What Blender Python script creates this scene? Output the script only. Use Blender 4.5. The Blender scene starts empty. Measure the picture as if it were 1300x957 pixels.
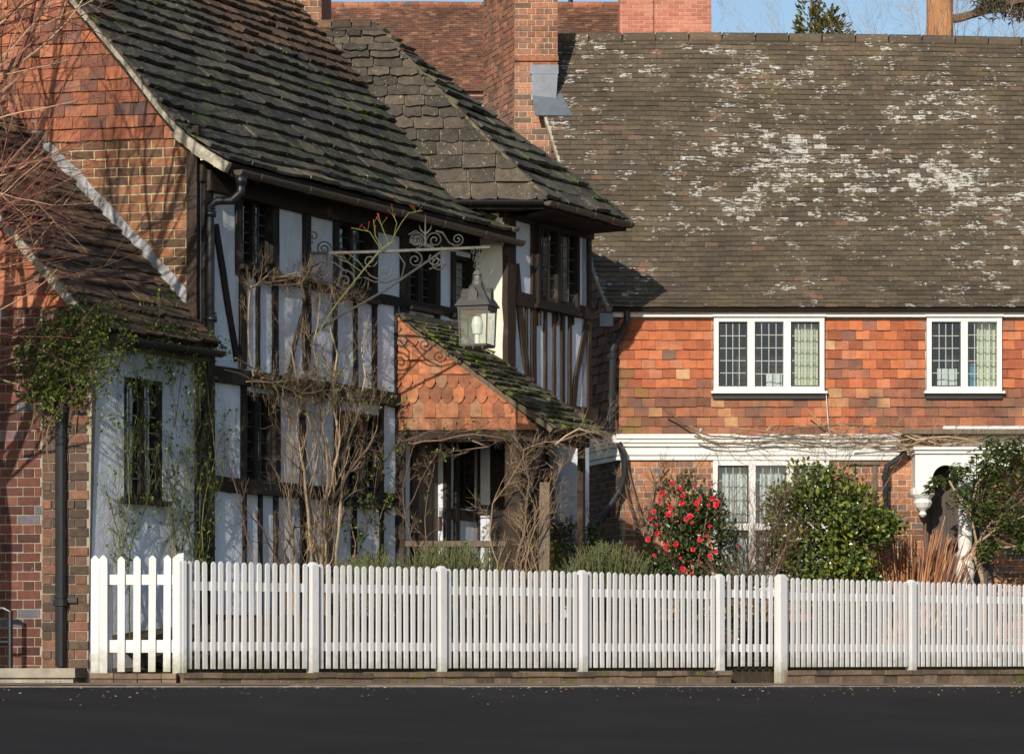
import bpy, math, random
from mathutils import Vector, noise
R = random.Random(7)
F = 4000.0; HZ = 868.0; EYE = 1.6
CAM = Vector((0, 0, EYE)); Z = Vector((0, 0, 1))
scene = bpy.context.scene
COL = scene.collection

# ---------------------------------------------------------------- geometry helpers
def ray(x, y): return Vector(((x-650)/F, 1, (HZ-y)/F))
def P(x, y, z): return CAM + ray(x, y)*z
def V(*a): return Vector(a)

class Fr:
    """vertical wall plane: u along d, v = height, w = out of the wall"""
    def __init__(s, o, d):
        s.o = Vector((o[0], o[1], 0)); s.d = Vector((d[0], d[1], 0)).normalized()
        s.n = Vector((s.d.y, -s.d.x, 0))
    def pt(s, u, v, w=0.0): return s.o + s.d*u + Z*v + s.n*w
    def hit(s, x, y):
        r = ray(x, y); t = (s.o-CAM).dot(s.n)/r.dot(s.n); return CAM + r*t
    def uv(s, x, y):
        p = s.hit(x, y); return ((p-s.o).dot(s.d), p.z)
    def u(s, x): return s.uv(x, HZ)[0]
    def off(s, w, du=0): return Fr(s.o + s.n*w + s.d*du, s.d)

class MB:
    def __init__(s): s.v = []; s.f = []; s.r = []; s.m = []; s.k = 0.5; s.mi = 0; s.q = 0.5; s.qq = []
    def add(s, vs, fs, r=None, mi=None):
        b = len(s.v); s.v.extend(vs); r = s.k if r is None else r; mi = s.mi if mi is None else mi
        for f in fs: s.f.append(tuple(b+i for i in f)); s.r.append(r); s.m.append(mi); s.qq.append(s.q)
    def hexa(s, p, r=None, mi=None):   # p: 4 bottom (ccw from outside) + 4 top
        s.add(p, [(3,2,1,0),(4,5,6,7),(0,1,5,4),(1,2,6,5),(2,3,7,6),(3,0,4,7)], r, mi)
    def box(s, fr, u0, u1, v0, v1, w0, w1, r=None, mi=None):
        q = fr.pt
        s.hexa([q(u0,v0,w1),q(u1,v0,w1),q(u1,v0,w0),q(u0,v0,w0),q(u0,v1,w1),q(u1,v1,w1),q(u1,v1,w0),q(u0,v1,w0)], r, mi)
    def poly(s, fr, uvs, w0, w1, r=None, mi=None):   # uvs ccw seen from outside
        n = len(uvs); a = sum(uvs[i][0]*uvs[(i+1)%n][1]-uvs[(i+1)%n][0]*uvs[i][1] for i in range(n))
        if a < 0: uvs = uvs[::-1]
        vs = [fr.pt(u, v, w1) for u, v in uvs] + [fr.pt(u, v, w0) for u, v in uvs]
        fs = [tuple(range(n)), tuple(range(2*n-1, n-1, -1))] + [(n+i, n+(i+1)%n, (i+1)%n, i) for i in range(n)]
        s.add(vs, fs, r, mi)
    def beam(s, fr, p0, p1, wd, w0, w1, jit=.004, r=None):
        """hewn timber between two uv points: width wd, from depth w0 to w1"""
        a = Vector(p0); b = Vector(p1); L = (b-a).length; n = max(1, int(L/.22)); t = (b-a)/L; pr = Vector((-t.y, t.x))
        lft = []; rgt = []
        for i in range(n+1):
            c = a + (b-a)*(i/n)
            lft.append(c + pr*(wd/2+R.uniform(-jit, jit))); rgt.append(c - pr*(wd/2+R.uniform(-jit, jit)))
        vs = []
        for l, g in zip(lft, rgt):
            vs += [fr.pt(l.x, l.y, w0), fr.pt(l.x+pr.x*-.006, l.y+pr.y*-.006, w1), fr.pt(g.x+pr.x*.006, g.y+pr.y*.006, w1), fr.pt(g.x, g.y, w0)]
        fs = [(3,2,1,0)]
        for i in range(n):
            k = 4*i
            for j in range(3): fs.append((k+j, k+j+1, k+5+j, k+4+j))
        k = 4*n; fs.append((k, k+1, k+2, k+3))
        s.add(vs, fs, R.random() if r is None else r)
    def tube(s, pts, rad, sides=6, r=None, cap=True):
        pts = [Vector(p) for p in pts]; n = len(pts)
        if n < 2: return
        if not hasattr(rad, '__len__'): rad = [rad]*n
        vs = []; up = None
        for i, p in enumerate(pts):
            t = (pts[min(i+1, n-1)]-pts[max(i-1, 0)])
            if t.length < 1e-7: t = Vector((0, 0, 1))
            t.normalize()
            if up is None: up = t.orthogonal().normalized()
            else:
                up = up - t*up.dot(t)
                up = t.orthogonal().normalized() if up.length < 1e-4 else up.normalized()
            sd = t.cross(up)
            for j in range(sides):
                a = 2*math.pi*j/sides
                vs.append(p + (up*math.cos(a)+sd*math.sin(a))*rad[i])
        fs = []
        for i in range(n-1):
            for j in range(sides):
                fs.append((i*sides+j, i*sides+(j+1)%sides, (i+1)*sides+(j+1)%sides, (i+1)*sides+j))
        if cap: fs += [tuple(range(sides-1, -1, -1)), tuple((n-1)*sides+j for j in range(sides))]
        s.add(vs, fs, r)
    def lathe(s, c, prof, seg=16, r=None, sq=None):
        c = Vector(c); vs = []; n = len(prof)
        for (rr, h) in prof:
            for j in range(seg):
                a = 2*math.pi*j/seg + (sq or 0)
                vs.append(c + Vector((rr*math.cos(a), rr*math.sin(a), h)))
        fs = []
        for i in range(n-1):
            for j in range(seg):
                fs.append((i*seg+j, i*seg+(j+1)%seg, (i+1)*seg+(j+1)%seg, (i+1)*seg+j))
        fs += [tuple(range(seg-1, -1, -1)), tuple((n-1)*seg+j for j in range(seg))]
        s.add(vs, fs, r)
    def build(s, name, mats, parent=None, smooth=False, kind=None, label=None, cat=None, group=None):
        if not isinstance(mats, (list, tuple)): mats = [mats]
        if not s.v: print('EMPTY', name); return None
        if parent is None:
            xs = [v.x for v in s.v]; ys = [v.y for v in s.v]; L = Vector(((min(xs)+max(xs))/2, (min(ys)+max(ys))/2, min(v.z for v in s.v)))
        else: L = parent['_L'].to_list() if hasattr(parent['_L'], 'to_list') else parent['_L']; L = Vector(L)
        me = bpy.data.meshes.new(name)
        me.from_pydata([tuple(v-L) for v in s.v], [], s.f)
        for m in mats: me.materials.append(m)
        a = me.attributes.new('rnd', 'FLOAT', 'FACE'); a.data.foreach_set('value', s.r)
        a = me.attributes.new('tone', 'FLOAT', 'FACE'); a.data.foreach_set('value', s.qq)
        me.polygons.foreach_set('material_index', s.m)
        if smooth: me.polygons.foreach_set('use_smooth', [True]*len(s.f))
        me.update()
        o = bpy.data.objects.new(name, me); COL.objects.link(o)
        o['_L'] = list(L)
        if parent is None: o.location = L
        else: o.parent = parent
        tag(o, label, cat, group, kind)
        return o

GROUPS = {'curtain': 'curtains behind the leaded windows', 'climbing_rose': 'green climbers on the annex wall', 'evergreen_climber': 'leafy climbers on the annex', 'bare_climber': 'leafless climbers on the walls', 'porch_climber': 'climbers round the porch', 'rosemary_bush': 'rosemary bushes behind the fence', 'garden_gate': 'white picket gates', 'picket_fence': 'white picket fences', 'brick_plinth': 'brick kerbs under the fence', 'conifer_tree': 'conifers behind the roof', 'bare_tree': 'leafless trees', 'camellia': 'camellias', 'cloth': 'cloths in the windows'}
def tag(o, label=None, cat=None, group=None, kind=None):
    if label: o['label'] = label
    if cat: o['category'] = cat
    if group: o['group'] = group
    if kind: o['kind'] = kind
    k = o.name.split('.')[0]
    if label and k in GROUPS and 'group' not in o: o['group'] = GROUPS[k]
def empty(name, loc, label, cat, group=None):
    o = bpy.data.objects.new(name, None); COL.objects.link(o); o.location = loc; o['_L'] = list(loc)
    o.empty_display_size = .2
    tag(o, label, cat, group); return o

def lerp(a, b, t): return a+(b-a)*t
def outline(pairs):
    """piecewise-linear function of v from (v,u) pairs"""
    ps = sorted(pairs)
    def fn(v):
        if v <= ps[0][0]: return ps[0][1]
        for (a, x), (b, y) in zip(ps, ps[1:]):
            if v <= b: return x + (y-x)*(v-a)/max(1e-9, b-a)
        return ps[-1][1]
    return fn
def intervals(left, right, holes=()):
    def fn(v0, v1):
        m = (v0+v1)/2
        l = left(m) if callable(left) else left
        r = right(m) if callable(right) else right
        iv = [(l, r)] if r > l else []
        for (a, b, c, d) in holes:
            if c < m < d:
                nv = []
                for x, y in iv:
                    if b <= x or a >= y: nv.append((x, y)); continue
                    if a > x: nv.append((x, a))
                    if b < y: nv.append((b, y))
                iv = nv
        return iv
    return fn
def wall(fr, v0, v1, left, right, holes=(), th=.2, w=0.0, step=None, mb=None):
    """solid wall with window holes, butt-jointed bands"""
    mb = mb or MB()
    vs = {v0, v1}
    for h in holes:
        for q in h[2:4]:
            if v0 < q < v1: vs.add(q)
    if step:
        k = v0
        while k < v1: vs.add(k); k += step
    vs = sorted(vs); iv = intervals(left, right, holes)
    for a, b in zip(vs, vs[1:]):
        if b-a < 1e-5: continue
        for x, y in iv(a, b): mb.box(fr, x, y, a, b, w-th, w)
    return mb

def field(mb, S, rows, iv, cw, th=.015, lap=.35, gap=.004, jit=.003, flat=False, bottom='plain', seg=1, cj=.0, offs=None, matfn=None, wvar=0., flem=False, hdr=False, seed=0, tj=.5):
    """tiles / slabs / bricks: rows=list of b edges, S(a,b,c)->point (c out of the surface)"""
    rr = random.Random(seed)
    for ri in range(len(rows)-1):
        b0, b1 = rows[ri], rows[ri+1]; g = b1-b0
        w = cw(ri) if callable(cw) else cw
        if hdr and ri % 2: w = w/2
        x = -200*w + (w*.5*(ri % 2) if offs is None else offs(ri, w))
        spans = iv(b0, b1)
        if not spans: continue
        lo = min(s[0] for s in spans); hi = max(s[1] for s in spans)
        if wvar == 0: x = x + math.floor((lo-x)/w)*w
        else: x = lo - rr.random()*w
        kk = 0
        if flem: x = -200*w*1.5 + (w*.75 if ri % 2 else 0); nn_ = math.floor((lo-x)/(w*1.5)); x += nn_*w*1.5
        while x < hi:
            ww = w*(1+rr.uniform(-wvar, wvar)); kk += 1
            if flem and kk % 2 == 0: ww = w*.5
            x1 = x+ww
            rnd = rr.random(); tz = th*(1+rr.uniform(-tj, tj)); jb = rr.uniform(-jit, jit)*(1 if flat or rr.random() > .04 else 3.5); sk = rr.uniform(-cj, cj)
            mi = matfn(x, b0, rr) if matfn else 0
            q = rr.random()
            for (s0, s1) in spans:
                a0 = max(x+gap/2, s0); a1 = min(x1-gap/2, s1)
                if a1-a0 < .012: continue
                mb.q = q
                if flat:
                    B0 = b0+gap/2+jb; B1 = b1-gap/2+jb
                    vs = [S(a0,B0,tz), S(a1,B0+sk,tz), S(a1,B1+sk,tz), S(a0,B1,tz), S(a0,B0,0), S(a1,B0+sk,0), S(a1,B1+sk,0), S(a0,B1,0)]
                    mb.add(vs, [(0,1,2,3),(4,5,1,0),(5,6,2,1),(6,7,3,2),(7,4,0,3)], rnd, mi); continue
                n = seg; bt = b1+g*lap
                bot = []
                for i in range(n+1):
                    t = i/n; aa = lerp(a0, a1, t); bb = b0+jb+sk*(t-.5)*2
                    if bottom == 'rough': bb += rr.uniform(-jit, jit)*1.2 + (.012 if i in (0, n) else 0)
                    elif bottom == 'scallop':
                        tt = (aa-x)/ww; bb += g*.62*(1-math.sqrt(max(0, 1-(2*tt-1)**2)))
                    bot.append((aa, bb, tz*2.0 + (rr.uniform(-.3, .3)*th if bottom == 'rough' else 0)))
                vs = [S(a, b, c) for a, b, c in bot] + [S(a, max(0, bt), tz*.35) for a, b, c in bot] + [S(a, b, c-tz*1.15) for a, b, c in bot]
                N = n+1
                fs = [(i, i+1, N+i+1, N+i) for i in range(n)] + [(2*N+i, 2*N+i+1, i+1, i) for i in range(n)]
                fs += [(N, 2*N, 0), (n, 2*N+n, N+n)]
                mb.add(vs, fs, rnd, mi)
            x = x1
    mb.q = .5
def gr_rows(b0, b1, g0, g1=None):
    g1 = g1 or g0; r = [b0]
    while r[-1] < b1: t = (r[-1]-b0)/(b1-b0); r.append(r[-1]+lerp(g0, g1, t))
    return r
def clampS(S, lf=None, rf=None):
    def f(a, b, c):
        if rf: a = min(a, rf(b))
        if lf: a = max(a, lf(b))
        return S(a, b, c)
    return f
def frS(fr, w=0.0):
    return lambda a, b, c: fr.pt(a, b, w+c)

# ---------------------------------------------------------------- materials
def newmat(name):
    m = bpy.data.materials.new(name); m.use_nodes = True; nt = m.node_tree
    return m, nt, nt.nodes['Principled BSDF']
def nd(nt, t, **kw):
    n = nt.nodes.new(t)
    for k, v in kw.items():
        if k in n.inputs: n.inputs[k].default_value = v
        else: setattr(n, k, v)
    return n
def ramp(nt, src, stops, interp='LINEAR'):
    r = nt.nodes.new('ShaderNodeValToRGB'); r.color_ramp.interpolation = interp
    e = r.color_ramp.elements
    while len(e) > 1: e.remove(e[-1])
    e[0].position = stops[0][0]; e[0].color = (*c3(stops[0][1]), 1)
    for p, c in stops[1:]:
        k = e.new(p); k.color = (*c3(c), 1)
    nt.links.new(src, r.inputs[0]); return r.outputs[0]
def c3(c): return (c, c, c) if not hasattr(c, '__len__') else c[:3]
def noi(nt, scale, detail=4, rough=.6, vec=None, stretch=None):
    tc = nt.nodes.new('ShaderNodeTexCoord'); src = vec or tc.outputs['Object']
    if stretch:
        mp = nt.nodes.new('ShaderNodeMapping'); mp.inputs['Scale'].default_value = stretch
        nt.links.new(src, mp.inputs[0]); src = mp.outputs[0]
    n = nd(nt, 'ShaderNodeTexNoise', Scale=scale, Detail=detail, Roughness=rough); nt.links.new(src, n.inputs['Vector'])
    return n.outputs['Fac']
def mix(nt, fac, a, b, mode='MIX'):
    m = nt.nodes.new('ShaderNodeMix'); m.data_type = 'RGBA'; m.blend_type = mode
    for i, v in ((0, fac), (6, a), (7, b)):
        if isinstance(v, (int, float)): m.inputs[i].default_value = v if i == 0 else (v, v, v, 1)
        elif isinstance(v, tuple): m.inputs[i].default_value = (*v, 1)
        else: nt.links.new(v, m.inputs[i])
    return m.outputs[2]
def math_(nt, op, a, b=0.0):
    m = nt.nodes.new('ShaderNodeMath'); m.operation = op
    for i, v in enumerate((a, b)):
        if isinstance(v, (int, float)): m.inputs[i].default_value = v
        else: nt.links.new(v, m.inputs[i])
    return m.outputs[0]
def attr(nt, name='rnd'):
    a = nt.nodes.new('ShaderNodeAttribute'); a.attribute_name = name; return a.outputs['Fac']
def bump(nt, b, h, strength=.3, dist=.01):
    n = nd(nt, 'ShaderNodeBump', Strength=strength, Distance=dist); nt.links.new(h, n.inputs['Height'])
    nt.links.new(n.outputs[0], b.inputs['Normal'])
def fin(nt, b, col, rough=.8, spec=.3):
    if isinstance(col, tuple): b.inputs['Base Color'].default_value = (*col, 1)
    else: nt.links.new(col, b.inputs['Base Color'])
    b.inputs['Roughness'].default_value = rough; b.inputs['Specular IOR Level'].default_value = spec

def piece_mat(name, stops, mott=.35, patches=None, bumpk=.4, nscale=14, rough=.85, stretch=None):
    """per-piece colour from the random attribute, mottled; patches = list of (colour, noise scale, threshold, width, stretch, mask scale, mask threshold)"""
    m, nt, b = newmat(name)
    c = ramp(nt, attr(nt), stops)
    n = noi(nt, nscale, 6, .65, stretch=stretch)
    c = mix(nt, 1.0, c, ramp(nt, n, [(.25, 1-mott), (.75, 1+mott)]), 'MULTIPLY')
    c2 = ramp(nt, noi(nt, 1.1, 3, .5), [(.3, .78), (.7, 1.2)])
    c = mix(nt, 1.0, c, c2, 'MULTIPLY')
    for (pc, sc, thr, wd, st, ms, mt) in (patches or []):
        k = ramp(nt, noi(nt, sc, 5, .6, stretch=st), [(thr, 0.), (thr+wd, 1.)])
        if ms:
            k2 = ramp(nt, noi(nt, ms, 2, .5), [(mt, 0.), (mt+.1, 1.)])
            k = math_(nt, 'MULTIPLY', k, k2)
        c = mix(nt, k, c, pc)
    fin(nt, b, c, rough)
    bump(nt, b, noi(nt, nscale*3, 6, .7), bumpk, .006)
    return m
M = {}
M['stone_roof'] = piece_mat('stone_slabs', [(0, (.034,.032,.028)), (.45, (.060,.055,.045)), (.8, (.095,.083,.064)), (1, (.14,.115,.08))], .6,
    [((.30,.25,.16), 26, .60, .06, (1,.5,1), 2.2, .48), ((.33,.33,.31), 34, .66, .04, None, 3, .45), ((.075,.105,.02), 9, .56, .06, (1,.7,1), 1.4, .44), ((.22,.19,.14), 12, .64, .05, (1.2,3.5,.6), 3, .45)], .6, 12)
M['stone_end'] = piece_mat('hip_stone_slabs', [(0, (.045,.039,.031)), (.5, (.066,.056,.044)), (1, (.105,.085,.062))], .45,
    [((.32,.27,.18), 26, .62, .06, (1,1,.5), 2.2, .5), ((.35,.35,.32), 34, .64, .04, None, 3, .45), ((.10,.12,.03), 9, .66, .05, None, 1.6, .5)], .6, 12)
M['moss_stone'] = piece_mat('mossy_stone_slabs', [(0, (.045,.042,.03)), (.5, (.08,.07,.05)), (1, (.15,.125,.085))], .5,
    [((.11,.14,.015), 7, .50, .10, None, 1.7, .42), ((.3,.28,.2), 30, .66, .05, None, 3, .45)], .8, 14)
M['annex_roof'] = piece_mat('annex_slabs', [(0, (.06,.042,.031)), (.5, (.10,.066,.045)), (1, (.155,.09,.052))], .45,
    [((.2,.17,.13), 26, .68, .05, None, 2.2, .5), ((.1,.12,.03), 9, .70, .05, None, 1.6, .5)], .5, 14)
M['clay_roof'] = piece_mat('weathered_clay_tiles', [(0, (.080,.062,.044)), (.5, (.102,.079,.054)), (.95, (.124,.095,.063)), (.992, (.15,.10,.065)), (1, (.20,.095,.058))], .3,
    [((.135,.108,.046), .9, .55, .28, None, None, 0), ((.075,.060,.048), 1.6, .52, .25, None, None, 0)], .6, 24)
# lichen on clay roof
def add_lichen(m, coltop=(.60,.59,.55)):
    nt = m.node_tree; b = nt.nodes['Principled BSDF']; src = b.inputs['Base Color'].links[0].from_socket
    fine = noi(nt, 13, 5, .68, stretch=(1, 1.3, 3.0)); big = noi(nt, .55, 5, .65)
    s = math_(nt, 'ADD', fine, math_(nt, 'MULTIPLY', math_(nt, 'SUBTRACT', big, .47), .55))
    s = math_(nt, 'ADD', s, math_(nt, 'MULTIPLY', math_(nt, 'SUBTRACT', attr(nt, 'tone'), .5), .22))
    tc = nt.nodes.new('ShaderNodeTexCoord'); blobs = None
    for (cx, cz, rx, rz, am) in ((.1, 5.9, 3.0, 1.5, .085), (-3.5, 5.6, 1.1, 1.0, .05), (3.6, 5.2, 1.6, 2.0, .05)):
        mp = nt.nodes.new('ShaderNodeMapping'); mp.vector_type = 'TEXTURE'; mp.inputs['Location'].default_value = (cx, 0, cz); mp.inputs['Scale'].default_value = (rx, 1000, rz)
        nt.links.new(tc.outputs['Object'], mp.inputs[0]); ln = nt.nodes.new('ShaderNodeVectorMath'); ln.operation = 'LENGTH'; nt.links.new(mp.outputs[0], ln.inputs[0])
        g = math_(nt, 'MULTIPLY', math_(nt, 'MAXIMUM', math_(nt, 'SUBTRACT', 1.0, ln.outputs['Value']), 0.0), am*1.25)
        blobs = g if blobs is None else math_(nt, 'ADD', blobs, g)
    s = math_(nt, 'ADD', s, blobs)
    k = ramp(nt, s, [(.688, 0.), (.714, 1.)])
    k = math_(nt, 'MULTIPLY', k, ramp(nt, noi(nt, 60, 3, .6), [(.38, .25), (.55, 1.)]))
    c = mix(nt, k, src, coltop); nt.links.new(c, b.inputs['Base Color'])
add_lichen(M['clay_roof'])
M['red_roof'] = piece_mat('red_clay_roof', [(0, (.10,.05,.036)), (.5, (.15,.07,.045)), (.8, (.19,.09,.055)), (1, (.24,.13,.08))], .4,
    [((.5,.45,.38), 6, .70, .04, None, .8, .5), ((.1,.06,.045), 2, .52, .2, None, None, 0)], .3, 10)
M['hung'] = piece_mat('orange_hung_tiles', [(0, (.24,.08,.042)), (.2, (.35,.105,.05)), (.5, (.44,.135,.06)), (.75, (.49,.17,.075)), (.9, (.40,.165,.095)), (.945, (.26,.11,.075)), (.975, (.14,.085,.065)), (.99, (.50,.29,.15)), (1, (.50,.30,.16))], .22,
    [((.17,.085,.06), 2.2, .56, .16, (1,1,1.8), 1.0, .42), ((.66,.50,.38), 30, .72, .03, None, 2, .5)], .35, 12)
def band_dark(m):   # weathered courses below the window sills: darker tiles laid lower on the wall
    pass
M['hung_dark'] = piece_mat('weathered_hung_tiles', [(0, (.16,.075,.05)), (.3, (.23,.095,.06)), (.6, (.30,.12,.07)), (.9, (.34,.13,.07)), (.96, (.42,.25,.125)), (1, (.42,.15,.07))], .3,
    [((.15,.09,.065), 3, .5, .2, None, None, 0), ((.66,.55,.45), 30, .72, .03, None, 2, .5)], .35, 12)
M['hung_moss'] = piece_mat('mossy_hung_tiles', [(0, (.21,.10,.05)), (.5, (.27,.12,.055)), (1, (.36,.13,.06))], .3, [((.15,.13,.035), 6, .46, .2, None, None, 0)], .35, 12)
M['hung_shade'] = piece_mat('shaded_hung_tiles', [(0, (.10,.06,.045)), (.5, (.16,.085,.06)), (1, (.24,.12,.08))], .3, None, .4, 12)  # darker copy of the hung tiles, shade painted in for the side wall
M['gable_hung'] = piece_mat('gable_hung_tiles', [(0, (.15,.07,.05)), (.3, (.28,.10,.055)), (.65, (.38,.135,.066)), (.88, (.40,.17,.10)), (1, (.09,.065,.06))], .3,
    [((.13,.085,.07), 3, .54, .15, None, 1.2, .48)], .4, 12)
M['porch_hung'] = piece_mat('porch_tiles', [(0, (.22,.095,.055)), (.4, (.34,.125,.06)), (.75, (.44,.165,.075)), (1, (.30,.17,.10))], .4,
    [((.15,.09,.065), 4, .50, .14, None, 1.3, .48), ((.7,.65,.6), 22, .74, .02, None, None, 0)], .35, 12)
M['brick'] = piece_mat('weathered_bricks', [(0, (.14,.075,.05)), (.3, (.26,.115,.065)), (.6, (.36,.15,.075)), (.85, (.44,.19,.10)), (.95, (.13,.10,.09)), (1, (.20,.16,.14))], .35,
    [((.50,.42,.34), 18, .70, .05, None, None, 0)], .6, 18)
M['brick_gable'] = piece_mat('gable_bricks', [(0, (.10,.06,.04)), (.3, (.18,.085,.048)), (.6, (.26,.108,.056)), (.85, (.31,.135,.07)), (1, (.14,.095,.07))], .4,
    [((.42,.33,.24), 16, .68, .05, None, None, 0)], .6, 18)
M['brick_red'] = piece_mat('shaded_red_bricks', [(0, (.06,.028,.024)), (.4, (.10,.040,.030)), (.75, (.145,.055,.040)), (.92, (.18,.075,.052)), (.96, (.10,.10,.12)), (1, (.13,.12,.14))], .3,
    [((.34,.25,.2), 16, .72, .05, None, None, 0)], .5, 18)  # red bricks, colour darkened for the dappled shade on this wall
M['brick_dark'] = piece_mat('dark_and_shaded_bricks', [(0, (.055,.04,.032)), (.4, (.09,.06,.045)), (.7, (.135,.078,.055)), (1, (.20,.095,.06))], .35,
    [((.46,.40,.33), 9, .66, .06, None, 1.0, .5), ((.09,.10,.04), 4, .58, .2, None, None, 0)], .6, 18)  # dark annex corner bricks; on the cottage side they carry painted shade
M['brick_chim'] = piece_mat('chimney_bricks', [(0, (.16,.075,.048)), (.5, (.28,.115,.066)), (.85, (.34,.15,.088)), (1, (.19,.12,.085))], .35,
    [((.11,.075,.055), 4, .52, .15, None, 1.1, .42), ((.6,.52,.42), 20, .72, .04, None, None, 0)], .5, 18)
M['brick_chim_low'] = piece_mat('chimney_base_bricks', [(0, (.13,.085,.065)), (.5, (.24,.125,.085)), (.85, (.34,.16,.10)), (1, (.42,.2,.12))], .3,
    [((.5,.45,.38), 20, .70, .04, None, None, 0)], .5, 18)
M['brick_pink'] = piece_mat('pink_chimney_bricks', [(0, (.36,.12,.085)), (.5, (.45,.16,.11)), (1, (.50,.2,.14))], .15, None, .3, 14)
def simple(name, col, rough=.7, spec=.3, nscale=0, amt=.2, bk=0., metal=0., stretch=None, dist=.004):
    m, nt, b = newmat(name)
    if nscale:
        n = noi(nt, nscale, 6, .65, stretch=stretch)
        c = mix(nt, 1.0, col, ramp(nt, n, [(.25, 1-amt), (.75, 1+amt)]), 'MULTIPLY')
        fin(nt, b, c, rough, spec)
        if bk: bump(nt, b, n, bk, dist)
    else: fin(nt, b, col, rough, spec)
    b.inputs['Metallic'].default_value = metal
    return m
M['mortar'] = simple('lime_mortar', (.46,.40,.31), .95, .1, 20, .3, .4)
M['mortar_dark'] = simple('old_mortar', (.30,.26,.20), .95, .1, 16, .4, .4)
M['mortar_yellow'] = simple('buff_mortar', (.44,.37,.22), .95, .1, 14, .3, .4)
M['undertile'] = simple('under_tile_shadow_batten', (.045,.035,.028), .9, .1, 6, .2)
def plaster(name, col, dirt=(.36,.34,.30)):
    m, nt, b = newmat(name)
    c = mix(nt, ramp(nt, noi(nt, 3.2, 7, .7, stretch=(1, 1, .35)), [(.46, 0.), (.8, .7)]), col, dirt)
    c = mix(nt, 1.0, c, ramp(nt, noi(nt, 1.3, 3), [(.3, .9), (.7, 1.06)]), 'MULTIPLY')
    c = mix(nt, ramp(nt, noi(nt, 34, 4, .6), [(.70, 0.), (.76, .35)]), c, (.25,.23,.2))
    fin(nt, b, c, .85, .15)
    h = math_(nt, 'ADD', math_(nt, 'MULTIPLY', noi(nt, 5, 3, .5), 1.), math_(nt, 'MULTIPLY', noi(nt, 40, 5, .7), .25))
    bump(nt, b, h, .55, .03)
    return m
M['plaster'] = plaster('white_limewash', (.66,.70,.77))
M['plaster_cream'] = plaster('cream_limewash', (.80,.76,.64))
def timber(name, c0, c1, nail=True):
    m, nt, b = newmat(name)
    c = ramp(nt, attr(nt), [(0, c0), (1, c1)])
    g = noi(nt, 7, 7, .75, stretch=(6, 6, .8))
    c = mix(nt, 1.0, c, ramp(nt, g, [(.3, .5), (.72, 1.6)]), 'MULTIPLY')
    c = mix(nt, ramp(nt, noi(nt, 2.4, 5), [(.56, 0.), (.75, .5)]), c, (.16,.13,.10))
    fin(nt, b, c, .75, .25); bump(nt, b, g, .7, .01)
    return m
M['timber'] = timber('dark_oak', (.013,.011,.010), (.026,.020,.016))
M['timber_brown'] = timber('weathered_brown_oak', (.030,.020,.014), (.052,.034,.023))
M['timber_grey'] = timber('weathered_grey_oak', (.12,.09,.065), (.17,.13,.095))
def white_paint(name, col=(.72,.72,.70)):
    m, nt, b = newmat(name)
    c = mix(nt, ramp(nt, noi(nt, 6, 7, .7, stretch=(1, 1, .4)), [(.52, 0.), (.82, .6)]), col, (.50,.48,.42))
    tcd = nt.nodes.new('ShaderNodeTexCoord')
    c = mix(nt, ramp(nt, noi(nt, 30, 5, .7), [(.70, 0.), (.75, .5)]), c, (.30,.28,.22))
    v = ramp(nt, attr(nt), [(0, .93), (1, 1.03)])
    c = mix(nt, 1.0, c, v, 'MULTIPLY')
    fin(nt, b, c, .5, .35); bump(nt, b, noi(nt, 25, 4, .6, stretch=(1, 1, .3)), .15, .004)
    return m
def weather_and_shade(m, z1=.55):  # green-brown dirt at the foot; blotches also stand in for the gate's part shade
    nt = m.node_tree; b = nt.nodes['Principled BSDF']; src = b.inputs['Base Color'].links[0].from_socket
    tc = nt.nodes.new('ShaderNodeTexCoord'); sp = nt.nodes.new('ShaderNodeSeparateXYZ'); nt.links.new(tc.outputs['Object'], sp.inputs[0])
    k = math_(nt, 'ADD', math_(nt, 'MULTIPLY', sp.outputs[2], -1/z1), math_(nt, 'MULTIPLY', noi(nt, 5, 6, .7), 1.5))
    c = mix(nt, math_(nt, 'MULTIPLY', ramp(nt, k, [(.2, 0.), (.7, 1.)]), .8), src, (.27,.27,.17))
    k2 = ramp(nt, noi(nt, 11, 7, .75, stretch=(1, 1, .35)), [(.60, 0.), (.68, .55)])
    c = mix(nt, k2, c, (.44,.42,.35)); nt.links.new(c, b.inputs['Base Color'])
M['white'] = white_paint('white_paint'); M['fence'] = white_paint('fence_paint', (.64,.64,.65)); weather_and_shade(M['fence'])
M['black'] = simple('black_iron_paint', (.012,.013,.016), .38, .5, 12, .4, .1)
M['iron'] = simple('wrought_iron', (.055,.053,.05), .6, .5, 40, .5, .3)
M['iron_light'] = simple('galvanised_rusty_iron', (.15,.145,.13), .55, .5, 40, .5, .3, .3)
M['gutter'] = simple('brown_cast_gutter', (.075,.058,.048), .5, .4, 8, .35, .15)
M['lead'] = simple('lead_sheet', (.15,.17,.20), .5, .5, 5, .3, .2, .2)
M['lead_pale'] = simple('oxidised_lead_flashing', (.27,.27,.28), .6, .5, 6, .7, .5, .1, dist=.03)
M['came'] = simple('lead_came', (.075,.078,.082), .6, .4)
M['came_white'] = simple('pale_lead_came', (.36,.37,.38), .5, .5)
M['verge'] = simple('pale_verge_mortar', (.36,.33,.26), .9, .1, 7, .75, .5, dist=.02)
M['fillet'] = simple('buff_fillet_mortar', (.16,.13,.085), .9, .1, 9, .7, .5, dist=.02)
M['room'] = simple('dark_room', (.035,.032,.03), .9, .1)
M['curtain'] = simple('cream_curtain', (.58,.60,.44), .9, .1, 4, .12)
M['curtain_net'] = simple('white_net_curtain', (.62,.66,.66), .9, .1, 12, .15)
M['blue'] = simple('blue_cloth', (.12,.24,.36), .8, .1, 10, .3)
M['door'] = simple('dark_brown_door', (.07,.052,.045), .55, .4, 3, .2, .1)
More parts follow.
